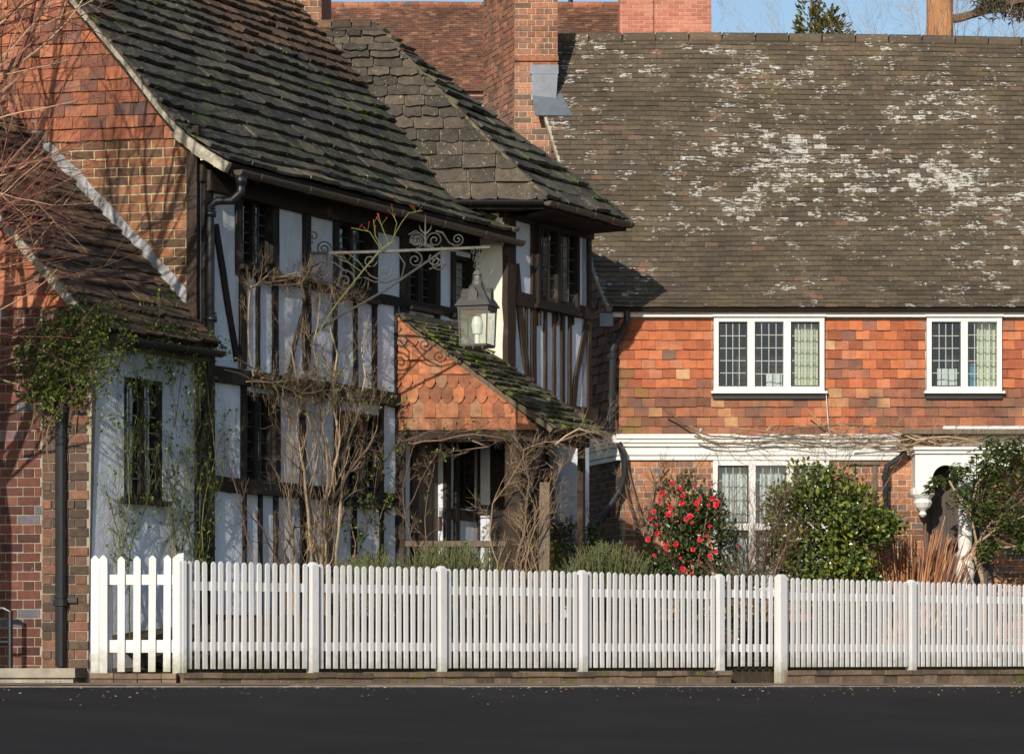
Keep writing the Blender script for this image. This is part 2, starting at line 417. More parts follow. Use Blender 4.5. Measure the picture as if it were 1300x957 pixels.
M['conc'] = simple('worn_stone', (.30,.27,.22), .9, .2, 5, .4, .4, dist=.02)
M['hedgewood'] = simple('x', (.1, .1, .1))
def glass(name, tint=(.02,.025,.03), gl=.16):
    m = bpy.data.materials.new(name); m.use_nodes = True; nt = m.node_tree
    for n in list(nt.nodes):
        if n.type != 'OUTPUT_MATERIAL': nt.nodes.remove(n)
    out = [n for n in nt.nodes if n.type == 'OUTPUT_MATERIAL'][0]
    tr = nd(nt, 'ShaderNodeBsdfTransparent', Color=(.82,.87,.86,1)); g = nd(nt, 'ShaderNodeBsdfGlossy', Roughness=.04)
    g.inputs['Color'].default_value = (.9,.95,1,1)
    lw = nd(nt, 'ShaderNodeLayerWeight', Blend=.35)
    f = math_(nt, 'ADD', math_(nt, 'MULTIPLY', lw.outputs['Facing'], gl*1.6), gl*.35)
    mx = nt.nodes.new('ShaderNodeMixShader'); nt.links.new(f, mx.inputs[0]); nt.links.new(tr.outputs[0], mx.inputs[1]); nt.links.new(g.outputs[0], mx.inputs[2])
    b = nd(nt, 'ShaderNodeBump', Strength=.25, Distance=.01); nt.links.new(noi(nt, 4, 1), b.inputs['Height']); nt.links.new(b.outputs[0], g.inputs['Normal'])
    nt.links.new(mx.outputs[0], out.inputs[0]); return m
M['glass'] = glass('old_glass')
M['lantern_glass'] = glass('lantern_glass', gl=.22)
def leafmat(name, stops, rough=.4, trans=.3, spec=.5):
    m, nt, b = newmat(name)
    c = ramp(nt, attr(nt), stops)
    fin(nt, b, c, rough, spec)
    t = nt.nodes.new('ShaderNodeBsdfTranslucent'); nt.links.new(c, t.inputs[0])
    mx = nt.nodes.new('ShaderNodeMixShader'); mx.inputs[0].default_value = trans
    out = [n for n in nt.nodes if n.type == 'OUTPUT_MATERIAL'][0]
    nt.links.new(b.outputs[0], mx.inputs[1]); nt.links.new(t.outputs[0], mx.inputs[2]); nt.links.new(mx.outputs[0], out.inputs[0])
    return m
M['leaf'] = leafmat('glossy_green_leaf', [(0, (.04,.07,.016)), (.4, (.10,.145,.028)), (.8, (.19,.23,.05)), (.95, (.28,.29,.05)), (1, (.42,.34,.05))], .28)
M['leaf_cam'] = leafmat('camellia_leaf', [(0, (.02,.038,.013)), (.6, (.055,.085,.025)), (.95, (.12,.15,.04)), (1, (.22,.15,.06))], .28)
M['leaf_bay'] = leafmat('tree_leaf', [(0, (.03,.055,.014)), (.5, (.075,.12,.028)), (1, (.16,.21,.05))], .35)
M['leaf_ivy'] = leafmat('climber_leaf', [(0, (.03,.055,.012)), (.5, (.07,.12,.022)), (.9, (.15,.21,.035)), (1, (.30,.34,.06))], .4)
M['leaf_lav'] = leafmat('rosemary_leaf', [(0, (.055,.08,.05)), (.5, (.11,.14,.09)), (1, (.19,.22,.14))], .7, .2, .2)
M['leaf_pine'] = leafmat('pine_needle', [(0, (.025,.04,.018)), (.5, (.05,.075,.03)), (1, (.10,.12,.04))], .6)
M['leaf_cypress'] = leafmat('cypress_leaf', [(0, (.05,.06,.015)), (.5, (.11,.11,.025)), (1, (.20,.17,.04))], .6)
M['petal'] = leafmat('red_petal', [(0, (.50,.008,.02)), (1, (.78,.03,.05))], .5, .25)
M['stem_tan'] = piece_mat('tan_stem', [(0, (.16,.11,.07)), (.5, (.30,.21,.135)), (1, (.46,.34,.22))], .3, None, .3, 30)
M['stem_dark'] = piece_mat('dark_stem', [(0, (.09,.06,.045)), (.5, (.16,.105,.075)), (1, (.27,.18,.125))], .3, None, .3, 30)
M['stem_red'] = piece_mat('red_brown_twig', [(0, (.12,.035,.035)), (.45, (.20,.075,.055)), (.75, (.32,.19,.12)), (1, (.46,.33,.20))], .25, None, .2, 20)
M['stem_green'] = piece_mat('green_stem', [(0, (.06,.07,.02)), (.5, (.13,.15,.045)), (.8, (.2,.2,.07)), (1, (.22,.14,.08))], .25, None, .2, 30)
M['stem_orange'] = piece_mat('dry_stalk', [(0, (.20,.085,.04)), (.5, (.34,.15,.07)), (1, (.48,.26,.14))], .2, None, .2, 30)
M['bark_pine'] = simple('pine_bark', (.42,.20,.10), .9, .1, 3.5, .5, .9, stretch=(1,1,.35), dist=.1)
# ground materials
def groundmat(name, c0, c1, sc, fine=120, rough=.95, bk=.5, extra=None):
    m, nt, b = newmat(name)
    c = ramp(nt, noi(nt, sc, 6, .65), [(.3, c0), (.7, c1)])
    c = mix(nt, 1.0, c, ramp(nt, noi(nt, fine, 3, .7), [(.3, .65), (.7, 1.35)]), 'MULTIPLY')
    if extra: c = mix(nt, ramp(nt, noi(nt, 9, 5), [(.6, 0.), (.7, .8)]), c, extra)
    fin(nt, b, c, rough, .15); bump(nt, b, noi(nt, fine, 4, .7), bk, .01); return m
M['road'] = groundmat('asphalt', (.011,.011,.012), (.018,.017,.017), 1.1, 90)
M['pave'] = groundmat('pavement_tarmac', (.20,.13,.10), (.27,.18,.14), 1.5, 60)
def road_detail(m):
    nt = m.node_tree; b = nt.nodes['Principled BSDF']; src = b.inputs['Base Color'].links[0].from_socket
    c = mix(nt, ramp(nt, noi(nt, 220, 2, .5), [(.60, 0.), (.66, .8)]), src, (.085,.08,.075))
    c = mix(nt, ramp(nt, noi(nt, .5, 5, .6, stretch=(1, 1, 1)), [(.48, 0.), (.62, .5)]), c, (.030,.028,.026))
    nt.links.new(c, b.inputs['Base Color'])
road_detail(M['road'])
M['soil'] = groundmat('garden_soil', (.05,.04,.028), (.08,.065,.04), 2, 30, extra=(.04,.065,.02))
M['far'] = groundmat('rough_grass', (.05,.07,.03), (.08,.09,.04), .3, 12)

# ---------------------------------------------------------------- planes
def dirvp(x): return ((x-650)/F, 1)
T = Fr(P(265, HZ, 32), dirvp(2950)); dT = T.d; nT = T.n
G = Fr(T.hit(250, HZ), (1, -.2))
GV = Fr(Vector(G.o) - dT*.12, (1, -.2))
GA = Fr(T.hit(110, HZ), (1, -.2)); GAV = Fr(Vector(GA.o) - dT*.10, (1, -.2))
WS = Fr(P(600, HZ, 36.56), (1, 0))
WF = Fr(P(640, HZ, 36.56), dT)
WG = WF.off(-.28)
CF = Fr(P(788, HZ, 39.2), (1, 0))
sdir = Vector((-.32, 1, 0)).normalized()
CS = Fr(CF.o, -sdir)          # left side wall of the right cottage (u negative goes back)
PC = Fr(T.hit(502, HZ), (1, -.03))     # porch cheek
PF = Fr(PC.hit(690, HZ), dT)           # porch front
FE = Fr(P(228, HZ, 29.6), dirvp(5317))

# ================================================================= GROUND
def strip(name, prof, mat, a0, a1, kind='structure', seg=8, zt=0.0):
    mb = MB(); n = len(prof)
    vs = []
    for i in range(seg+1):
        a = lerp(a0, a1, i/seg)
        for q, z in prof: vs.append(FE.pt(a, z+zt, q))
    fs = [(i*n+j, i*n+j+1, (i+1)*n+j+1, (i+1)*n+j) for i in range(seg) for j in range(n-1)]
    fs = [f[::-1] for f in fs]
    mb.add(vs, fs); return mb.build(name, mat, kind=kind)
# w (=q) positive toward the road
road_prof = [(1.30, 1.565), (4, 1.37), (10, .95), (21, .02), (30, -.35), (60, -.6), (160, -.8)]
strip('ground', [(-260, 1.40), (-60, 1.42), (-12, 1.42), (1.2, 1.42), (4, 1.2), (10, .82), (21, -.1), (30, -.47), (60, -.72), (300, -.9)], M['far'], -220, 260)
strip('road', [(1.20, 1.572)]+road_prof[1:-2]+[(36, -.42)], M['road'], -120, 160)
strip('pavement', [(-4.2, 1.617), (0, 1.612), (1.05, 1.592)], M['pave'], -40, 60)
mb = MB()
a = -40.
while a < 60:
    L = .9; mb.box(FE, a+.004, a+L-.004, 1.35, 1.588+R.uniform(-.003, .003), 1.056, 1.20, R.random()); a += L
mb.build('kerb', M['conc'], kind='structure')
# garden bed, rises toward the houses
mb = MB(); vs = []; fs = []; NA, NQ = 70, 24
def gz(a, q):   # q = distance behind the fence
    return 1.70 + .055*min(1, max(0, a/14.)) + min(.62, .30*max(0, q)) + .03*noise.noise(Vector((a*.9, q*.9, 3)))
for i in range(NA+1):
    a = lerp(-.02, 23, i/NA)
    for j in range(NQ+1):
        q = lerp(.06, 11, (j/NQ)**1.4); vs.append(FE.pt(a, gz(a, q), -q))
fs = [(i*(NQ+1)+j, (i+1)*(NQ+1)+j, (i+1)*(NQ+1)+j+1, i*(NQ+1)+j+1) for i in range(NA) for j in range(NQ)]
mb.add(vs, fs)
# part behind the small gate on the left
p = [FE.pt(-.02, 1.70, -.06), P(120, HZ, 30.1), T.hit(112, HZ)+nT*.05, T.hit(240, HZ)+nT*.05]
mb.add([V(q.x, q.y, z) for q, z in zip(p, (1.70, 1.70, 1.74, 1.80))], [(3,2,1,0)])
mb.build('garden_soil', M['soil'], kind='structure')
def gnd(x, y):
    p = Vector((x, y, 0))-FE.o; return gz(p.dot(FE.d), -p.dot(FE.n))

mb = MB()
for _ in range(900):
    a = R.uniform(-6, 17); q = abs(R.gauss(0, .35)) ; q = R.choice([.17+q*.6, 1.24+q*.5, 1.24+q*2.5]); 
    z = 1.612 if q < 1.05 else (1.592 if q < 1.22 else 1.566-(q-1.3)*.0715)
    p = FE.pt(a, z+.006, q); r = R.uniform(.006, .02); th = R.uniform(0, 6.28); d = Vector((math.cos(th), math.sin(th), R.uniform(-.1, .3))); e = Vector((-d.y, d.x, 0))
    mb.add([p-d*r, p+e*r*.6+Z*.004, p+d*r, p-e*r*.6, p+Z*r*.6], [(0,3,2,1),(0,1,4),(1,2,4),(2,3,4),(3,0,4)], R.random())
mb.build('leaf_litter', piece_mat('grit_and_leaf_litter', [(0, (.12,.075,.04)), (.6, (.22,.15,.09)), (1, (.34,.30,.24))], .2), kind='stuff', label='scattered grit and dead leaves along the kerb below the fence', cat='leaf litter')
# ================================================================= FENCE
fence_h = lambda a: lerp(1.04, .985, min(1, a/13.5)); fbase = lambda a: lerp(1.722, 1.80, min(1, a/13.5))
fence = empty('picket_fence', FE.pt(5, 1.62, 0), 'long white picket fence of narrow rounded pales in front of both cottages', 'fence')
def pale(mb, fr, u, wd, v0, v1, w0, w1, shape='round'):
    k = R.random(); t = wd/2
    lean = R.uniform(-.007, .007); v1 += R.uniform(-.008, .008); w0 += R.uniform(-.002, .002)
    prof = [(-t, v0), (t, v0), (t+lean, v1-t*1.1), (t*.6+lean, v1-t*.35), (lean, v1), (-t*.6+lean, v1-t*.35), (-t+lean, v1-t*1.1)] if shape == 'round' else \
           [(-t, v0), (t, v0), (t+lean, v1-t*.9), (t*.25+lean, v1), (-t*.25+lean, v1), (-t+lean, v1-t*.9)]
    mb.poly(fr, [(u+a, b) for a, b in prof], w0, w1, k)
def fpost(parent, u, wd=.076, name='post', top=.018, bot=0.0, shift=0):
    m = MB(); b = fbase(u)-bot; t = fbase(u)+fence_h(u)+top; h = wd/2
    q = FE.pt
    m.box(FE, u-h, u+h, b-.12, t-.03, -.045+shift, .06+shift, R.random())
    c = [q(u-h, t-.03, .06+shift), q(u+h, t-.03, .06+shift), q(u+h, t-.03, -.045+shift), q(u-h, t-.03, -.045+shift)]
    i = .025; c2 = [q(u-h+i, t, .06-i+shift), q(u+h-i, t, .06-i+shift), q(u+h-i, t, -.045+i+shift), q(u-h+i, t, -.045+i+shift)]
    m.add(c+c2, [(4,5,6,7),(0,1,5,4),(1,2,6,5),(2,3,7,6),(3,0,4,7)], R.random())
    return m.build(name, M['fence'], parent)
posts_px = [228, 396, 559, 738, 912]
def bay(parent, ua, ub, name='picket_panel'):
    m = MB(); n = max(2, round((ub-ua-.03)/.088)); st = (ub-ua)/(n+1e-9)
    for i in range(n):
        u = ua+st*(i+.5); pale(m, FE, u, .045, fbase(u)+.02, fbase(u)+fence_h(u), .004, .026)
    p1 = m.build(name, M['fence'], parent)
    for hh in (.19, .76):
        m = MB()
        q0 = fbase(ua)+hh; q1 = fbase(ub)+hh
        vs = [FE.pt(ua, q0, .002), FE.pt(ub, q1, .002), FE.pt(ub, q1, -.04), FE.pt(ua, q0, -.04)]; vs += [v+Z*.085 for v in vs]
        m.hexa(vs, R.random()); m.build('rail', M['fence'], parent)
ups = [FE.u(x) for x in posts_px]
for u in ups: fpost(fence, u)
for a, b in zip(ups, ups[1:]): bay(fence, a+.055, b-.055)
fence2 = empty('picket_fence', FE.pt(13, 1.62, 0), 'white picket fence to the right of the narrow garden gate, running out of the frame', 'fence')
ug0 = FE.u(921); ug1 = FE.u(985)
ups2 = [FE.u(989), FE.u(1156), FE.u(1325), FE.u(1480), FE.u(1640)]
for i, u in enumerate(ups2): fpost(fence2, u, .10 if i == 0 else .076, top=.035 if i == 0 else .018, bot=.1 if i == 0 else 0, shift=.02 if i == 0 else 0)
for a, b in zip(ups2, ups2[1:]): bay(fence2, a+.06, b-.055)
# narrow gate between them
gate = empty('garden_gate', FE.pt((ug0+ug1)/2, 1.7, 0), 'narrow white picket gate between two fence posts in front of the red camellia', 'gate')
m = MB(); n = 7; st = (ug1-.03-ug0)/n
for i in range(n):
    u = ug0+st*(i+.5); pale(m, FE, u, .047, fbase(u)+.03, fbase(u)+fence_h(u)+.02, -.012, .008)
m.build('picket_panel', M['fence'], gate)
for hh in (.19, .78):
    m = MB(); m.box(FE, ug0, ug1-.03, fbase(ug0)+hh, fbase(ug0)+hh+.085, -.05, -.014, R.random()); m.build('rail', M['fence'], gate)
m = MB(); m.poly(FE, [(-.02, 1.45), (22, 1.45), (22, 1.80), (14, 1.79), (7, 1.765), (-.02, 1.735)], -.10, -.065); m.build('soil_edge', M['soil'], kind='structure')  # closes the bed's hollow front; dark face stands for the shadow beneath the gate
# left gate: wide pales, frontal
LG = Fr(P(228, HZ, 29.55), (1, -.02))
gate2 = empty('garden_gate', LG.pt(-.4, 1.65, 0), 'wide-paled white picket gate beside the brick wall and black downpipe', 'gate')
m = MB()
for x, w_ in ((154, .068), (174, .068), (193, .068), (212, .068)):
    u = LG.u(x); pale(m, LG, u, w_, 1.715, 2.80, .0, .022, 'point')
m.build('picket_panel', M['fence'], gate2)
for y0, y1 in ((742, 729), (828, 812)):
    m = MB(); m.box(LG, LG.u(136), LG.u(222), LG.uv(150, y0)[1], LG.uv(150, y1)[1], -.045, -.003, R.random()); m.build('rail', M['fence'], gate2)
for lab, x0, x1, tp in (('hinge', 116, 137, 2.80), ('latch', 219, 233, 2.83)):
    m = MB(); u0, u1 = LG.u(x0), LG.u(x1); 
    if x0 == 116:
        for a, b in ((u0, (u0+u1)/2-.002), ((u0+u1)/2+.002, u1)): pale(m, LG, (a+b)/2, b-a, 1.60, tp, -.05, .045, 'point')
        m.box(LG, u1+.002, u1+.03, 1.60, tp-.06, -.10, -.052)
    else:
        m.box(LG, u0, u1, 1.61, tp-.05, -.10, .0)
        m.poly(LG, [(u0, tp-.048), (u1, tp-.048), (u1, tp), (u0+.05, tp-.01)], -.10, .0)
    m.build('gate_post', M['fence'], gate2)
# brick edging under the fence
def plinth(name, ua, ub, label, fr=FE, za=1.60, top=None):
    m = MB(); u = ua
    while u < ub-.02:
        w_ = min(.225, ub-u); t = (fbase(u)-.018 if top is None else top)+R.uniform(-.004, .004)
        m.box(fr, u+.004, u+w_-.004, 1.5, t-.05, -.09, .115+R.uniform(-.004, .004), R.random())
        m.box(fr, u+.003, u+w_-.003, t-.05, t, -.10, .135+R.uniform(-.004, .004), R.random()); u += w_
    m2 = m
    return m.build(name, M['plinth'], label=label, cat='brick edging')
M['plinth'] = piece_mat('mossy_brick_edging', [(0, (.10,.075,.055)), (.5, (.17,.12,.085)), (1, (.25,.18,.13))], .4, [((.12,.13,.03), 6, .56, .1, None, None, 0), ((.4,.36,.3), 20, .66, .05, None, None, 0)], .6, 12)
plinth('brick_plinth', -.05, ug0-.02, 'low mossy brick kerb under the long picket fence left of the narrow gate')
plinth('brick_plinth', ug1+.05, ups2[-1], 'low mossy brick kerb under the picket fence right of the narrow gate')
plinth('brick_plinth', LG.u(116), LG.u(226), 'short brick kerb under the wide-paled gate at the left', LG, top=1.70)

# ================================================================= TIMBER HOUSE
house = empty('timber_framed_house', T.hit(420, HZ), 'old half-timbered house of dark oak and white plaster under a mossy stone slab roof', 'house')
def rect(fr, x0, y0, x1, y1, xr=None):
    """pixel rect -> (u0,u1,v0,v1); heights read at x = xr (default x0)"""
    xr = x0 if xr is None else xr
    return (fr.u(x0), fr.u(x1), fr.uv(xr, y1)[1], fr.uv(xr, y0)[1])
# --- leaded window
def leaded(fr, r, parent, lights, frame_mat, frw=.05, sill=True, w=-.02, cols=3, rws=6, depth=.10, mullw=.05, iron=(), came=None, sillmat=None, room=True, transom=None, name='window'):
    u0, u1, v0, v1 = r
    m = MB()
    m.box(fr, u0, u0+frw, v0, v1, w-depth, w+.03); m.box(fr, u1-frw, u1, v0, v1, w-depth, w+.03)
    m.box(fr, u0+frw, u1-frw, v1-frw, v1, w-depth, w+.028); m.box(fr, u0+frw, u1-frw, v0, v0+frw, w-depth, w+.028)
    iu0, iu1, iv0, iv1 = u0+frw, u1-frw, v0+frw, v1-frw
    lw = (iu1-iu0-mullw*(lights-1))/lights
    cells = []
    for i in range(lights):
        a = iu0+i*(lw+mullw); cells.append((a, a+lw))
        if i < lights-1: m.box(fr, a+lw, a+lw+mullw, iv0, iv1, w-depth+.002, w+.024)
    bands = [(iv0, iv1)]
    if transom:
        tv = lerp(iv0, iv1, transom)
        for a, b in cells: m.box(fr, a, b, tv-mullw/2, tv+mullw/2, w-depth+.003, w+.020)
        bands = [(iv0, tv-mullw/2), (tv+mullw/2, iv1)]
    root = m.build(name, frame_mat, parent)
    for i, (a, b) in enumerate(cells):
        g = MB(); c = MB(); ir = MB()
        for (y0, y1) in bands:
            e = .0
            if i in iron:
                e = .018
                for q in ((a, a+e, y0, y1), (b-e, b, y0, y1), (a+e, b-e, y0, y0+e), (a+e, b-e, y1-e, y1)): ir.box(fr, *q, w-.045, w-.012)
            A, B, Y0, Y1 = a+e, b-e, y0+e, y1-e
            nr = max(2, round(rws*(Y1-Y0)/(iv1-iv0)))
            us = [lerp(A, B, k/cols) for k in range(cols+1)]; zs = [lerp(Y0, Y1, k/nr) for k in range(nr+1)]
            vs = [fr.pt(x, z_, w-.03+R.uniform(-.0022, .0022)) for z_ in zs for x in us]; N = cols+1
            g.add(vs, [(q_*N+p_, q_*N+p_+1, (q_+1)*N+p_+1, (q_+1)*N+p_) for q_ in range(nr) for p_ in range(cols)])
            for p_ in range(1, cols):
                x = lerp(A, B, p_/cols); c.box(fr, x-.005, x+.005, Y0, Y1, w-.034, w-.022)
            for q_ in range(1, nr):
                z_ = lerp(Y0, Y1, q_/nr); c.box(fr, A, B, z_-.005, z_+.005, w-.035, w-.021)
        g.build('pane', M['glass'], root); c.build('leading', came or M['came'], root)
        if ir.v: ir.build('casement', M['black'], root)
    if sill:
        s = MB(); s.box(fr, u0-.04, u1+.04, v0-.05, v0-.002, w-.03, .09); s.build('sill', sillmat or frame_mat, root)
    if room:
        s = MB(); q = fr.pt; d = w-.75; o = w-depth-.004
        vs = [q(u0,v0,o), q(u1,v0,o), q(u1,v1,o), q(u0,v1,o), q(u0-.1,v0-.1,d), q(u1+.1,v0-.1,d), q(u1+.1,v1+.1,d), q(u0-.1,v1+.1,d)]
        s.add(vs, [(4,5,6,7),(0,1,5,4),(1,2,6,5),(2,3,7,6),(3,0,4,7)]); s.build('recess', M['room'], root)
    return root, cells
def drape(fr, u0, u1, v0, v1, w, mat, label, name='curtain', folds=5, cat='curtain'):
    m = MB(); n = folds*8; vs = []
    for i in range(n+1):
        t = i/n; u = lerp(u0, u1, t); ww = w+.022*math.sin(t*folds*2*math.pi)
        vs += [fr.pt(u, v0, ww+.006*math.sin(t*17)), fr.pt(u, v1, ww*.5+w*.5)]
    vs += [v-fr.n*.004 for v in vs]; k = 2*(n+1)
    fs = [(2*i, 2*i+2, 2*i+3, 2*i+1) for i in range(n)]+[(k+2*i+1, k+2*i+3, k+2*i+2, k+2*i) for i in range(n)]
    m.add(vs, fs); return m.build(name, mat, smooth=True, label=label, cat=cat)

# --- windows in the long front (pixel rects)
tw = [ # x0,y0,x1,y1, lights
 (303, 246, 346, 336), (425, 278, 472, 372), (518, 308, 552, 388), (572, 322, 599, 398),
 (308, 496, 348, 620), (430, 520, 483, 636), (580, 548, 604, 645)]
annex_win = (157, 478, 206, 632)
wrs = [rect(T, *q) for q in tw]; aw = rect(T, *annex_win)
VB = 1.7                                   # walls start below the soil
uL, uR = T.u(252), T.u(600)+.4
u110 = T.u(110)+.016
eaveZ = 6.84
door_r = (T.u(528), T.u(562), 1.9, T.uv(545, 560)[1])
wall(T, VB, 6.75, T.u(250), uR, [q for q in wrs]+[door_r], .18, 0).build('front_wall', M['plaster'], house)
m = MB()
def post(fr, x, y0, y1, wpx, w1=.03, jit=.005, mb=None):
    u, va = fr.uv(x, y0); _, vb = fr.uv(x, y1); sc = (fr.uv(x+.5, 500)[0]-fr.uv(x-.5, 500)[0])
    (mb or m).beam(fr, (u, vb), (u, va), wpx*sc*.86, -.05, w1, jit)
def rail(fr, x0, x1, xr, ya, yb, w1=.034, mb=None, jit=.006):
    va, vb = fr.uv(xr, ya)[1], fr.uv(xr, yb)[1]
    (mb or m).beam(fr, (fr.u(x0), (va+vb)/2), (fr.u(x1), (va+vb)/2), abs(va-vb), -.05, w1, jit)
def brace(fr, pts, wpx, w1=.026, mb=None):
    q = [fr.uv(*p) for p in pts]; sc = (fr.uv(pts[0][0]+.5, 500)[0]-fr.uv(pts[0][0]-.5, 500)[0])
    for a, b in zip(q, q[1:]): (mb or m).beam(fr, a, b, wpx*sc, -.05, w1, .004)
# plate, rails, bressumer, lower rail
rail(T, 252, 612, 300, 220, 243, .05)
for a, b in ((255, 303), (346, 425), (472, 518)): pass
rail(T, 300, 600, 310, 338, 352)
rail(T, 258, 503, 300, 468, 489, .06)
rail(T, 258, 505, 300, 606, 626)
rail(T, 258, 505, 300, 780, 800)
# posts
post(T, 261, 205, 700, 14, .045); post(T, 261, 440, 860, 17, .05)
for x, y0, y1, w_ in ((302, 240, 350, 10), (348, 250, 352, 10), (388, 255, 470, 11), (425, 270, 370, 7), (474, 280, 390, 8),
                      (512, 300, 400, 12), (554, 310, 405, 7), (574, 320, 405, 6), (600, 320, 420, 6),
                      (307, 350, 468, 10), (326, 352, 470, 5), (348, 352, 474, 8), (424, 370, 490, 5), (450, 378, 492, 5), (474, 380, 498, 6), (502, 385, 500, 4),
                      (308, 488, 610, 8), (350, 495, 610, 9), (383, 500, 640, 8), (427, 505, 640, 9), (483, 512, 640, 5), (504, 515, 850, 6),
                      (309, 625, 860, 5), (329, 628, 860, 5), (349, 630, 860, 6), (384, 630, 860, 9), (448, 640, 860, 7), (483, 640, 860, 5), (418, 640, 860, 5)):
    post(T, x, y0, y1, w_)
brace(T, [(272, 285), (281, 340), (290, 400), (300, 458)], 7)
brace(T, [(383, 400), (372, 440), (366, 480)], 4)
# timbers seen inside the porch
for x, y0, y1, w_ in ((524, 540, 860, 9), (566, 545, 860, 8), (578, 545, 860, 6), (609, 545, 860, 7), (626, 545, 860, 16), (650, 545, 860, 10), (665, 545, 860, 8)): post(T, x, y0, y1, w_, .04)
rail(T, 562, 680, 600, 648, 662); rail(T, 505, 690, 545, 538, 556, .06)
m.build('oak_frame', M['timber'], house)
# extra brown corner post on gable side
m = MB(); post(G, 245, 190, 860, 17, .05, mb=m); rail(G, 225, 254, 240, 160, 175, .07, mb=m)
m.build('corner_post', M['timber_brown'], house)
for i, (q, r) in enumerate(zip(tw, wrs)):
    up = i < 4
    leaded(T, r, house, 2 if i not in (3,) else 1, M['timber'], .045, i != 6, -.045, 2 if i != 3 else 2, 6, .09, .055, came=M['came'])
# ground floor room hangings seen as pale strips
for k, (wi, t0, t1, lab) in enumerate(((0, .30, .55, 'narrow pale curtain in the first upper window beside the downpipe'), (4, .40, .70, 'pale curtain in the ground floor window behind the bare climber, next to the annex'), (5, .25, .5, 'pale curtain in the ground floor window left of the porch'), (1, .45, .62, 'thin pale curtain in the upper window behind the iron scrollwork'), (2, .3, .5, 'thin pale curtain in the upper window above the porch roof'))):
    u0, u1, v0, v1 = wrs[wi]
    drape(T, lerp(u0, u1, t0), lerp(u0, u1, t1), v0+.02, v1-.02, -.30, M['curtain_net'], lab, folds=3)
# door inside the porch
m = MB(); u0, u1, v0, v1 = door_r
nb = 5
for i in range(nb):
    m.box(T, lerp(u0, u1, i/nb)+.004, lerp(u0, u1, (i+1)/nb)-.004, v0, v1, -.12, -.06, R.random())
m.build('door', M['timber_grey'], house)
m = MB(); u, v = T.uv(555, 665); m.box(T, u-.035, u+.035, v-.08, v+.08, .0+.032, .036+.012, 0.5); m.build('notice_plate', M['timber_grey'], house)

# --- gable (brick below, hung tile above)
prof_px = [(292,207),(272,195),(250,180),(225,158),(205,133),(165,82),(90,-5)]
prof = [GV.hit(*p) for p in prof_px]
dd = (prof[-1]-prof[-2]).normalized(); prof.append(prof[-1]+dd*2.9)
def polyS(prof, d, out):
    """roof surface from a profile polyline swept along d"""
    L = [0]
    for a, b in zip(prof, prof[1:]): L.append(L[-1]+(b-a).length)
    def S(a, b, c, prof=prof, L=L):
        i = 0
        while i < len(L)-2 and b > L[i+1]: i += 1
        t = (b-L[i])/(L[i+1]-L[i]); p = prof[i].lerp(prof[i+1], t)
        e = (prof[i+1]-prof[i]).normalized(); n = d.cross(e).normalized()
        wob = .03*noise.noise(Vector((a*.5, b*.6, 1.7)))
        return p + d*a + n*(c+wob)
    return S, L[-1]
S1, L1 = polyS(prof, dT, nT)
# valley plane
n1 = dT.cross((prof[-1]-prof[3])).normalized()
def hitpl(x, y, o, n):
    r = ray(x, y); return CAM + r*((o-CAM).dot(n)/r.dot(n))
Vt = hitpl(400, 35, prof[3], n1); Vb = hitpl(540, 215, prof[3], n1)
Hp = P(475, 33, Vt.y); n2 = (Hp-Vt).cross(Vb-Vt).normalized()
if n2.y > 0: n2 = -n2
A = hitpl(690, 250, Vt, n2); print('A', A, 'Vt', Vt, 'n2', n2)
def amax1(b):
    lo, hi = 0., 5.95
    if S1(0, b, 0).z < 7.15: return 5.80
    f = lambda a: (S1(a, b, 0)-Vt).dot(n2)
    if S1(0, b, 0).z > Vt.z: return (Vt-prof[3]).dot(dT) and _amt
    for _ in range(30):
        md = (lo+hi)/2
        if f(md) > 0: lo = md      # still in front of R2
        else: hi = md
    return min(5.80, lo+.06)
_amt = 5.
for _i in range(400):
    # a of Vt on S1
    pass
bV = None
lo, hi = 0., L1
for _ in range(40):
    md = (lo+hi)/2
    if S1(0, md, 0).z < Vt.z: lo = md
    else: hi = md
bV = lo; _amt = (Vt-S1(0, bV, 0)).dot(dT); print('amt', _amt, 'bV', bV)
rows1 = gr_rows(0, L1, .245, .10)
mb = MB()
def iv1(b0, b1): return [(-.02, amax1((b0+b1)/2))]
def mf(a, b, rr): return 1 if (b > 2.35+.35*math.sin(a*2) and a > 2.6) else 0
field(mb, S1, rows1, iv1, lambda ri: .46 if rows1[ri] < 2.2 else .26, .033, .32, .008, .010, bottom='rough', seg=4, cj=.007, wvar=.38, tj=.28, matfn=mf, seed=3)
mb.build('stone_roof', [M['stone_roof'], M['annex_roof']], house)
# solid underside of the roof
mb = MB(); nb = 24
for i in range(nb):
    b0, b1 = L1*i/nb, L1*(i+1)/nb; a0 = max(.5, amax1((b0+b1)/2)-.05)
    vs = [S1(.03,b0,-.09), S1(a0,b0,-.09), S1(a0,b1,-.09), S1(.03,b1,-.09), S1(.03,b0,-.005), S1(a0,b0,-.005), S1(a0,b1,-.005), S1(.03,b1,-.005)]
    mb.hexa(vs)
bk = [S1(.03, L1, -.01), S1(_amt, L1, -.01)]; off = -nT*3.2 - Z*4.0
mb.hexa([bk[0]+off-Z*.1, bk[1]+off-Z*.1, bk[1]-Z*.1, bk[0]-Z*.1, bk[0]+off, bk[1]+off, bk[1], bk[0]])
mb.build('roof_boarding', M['undertile'], house)
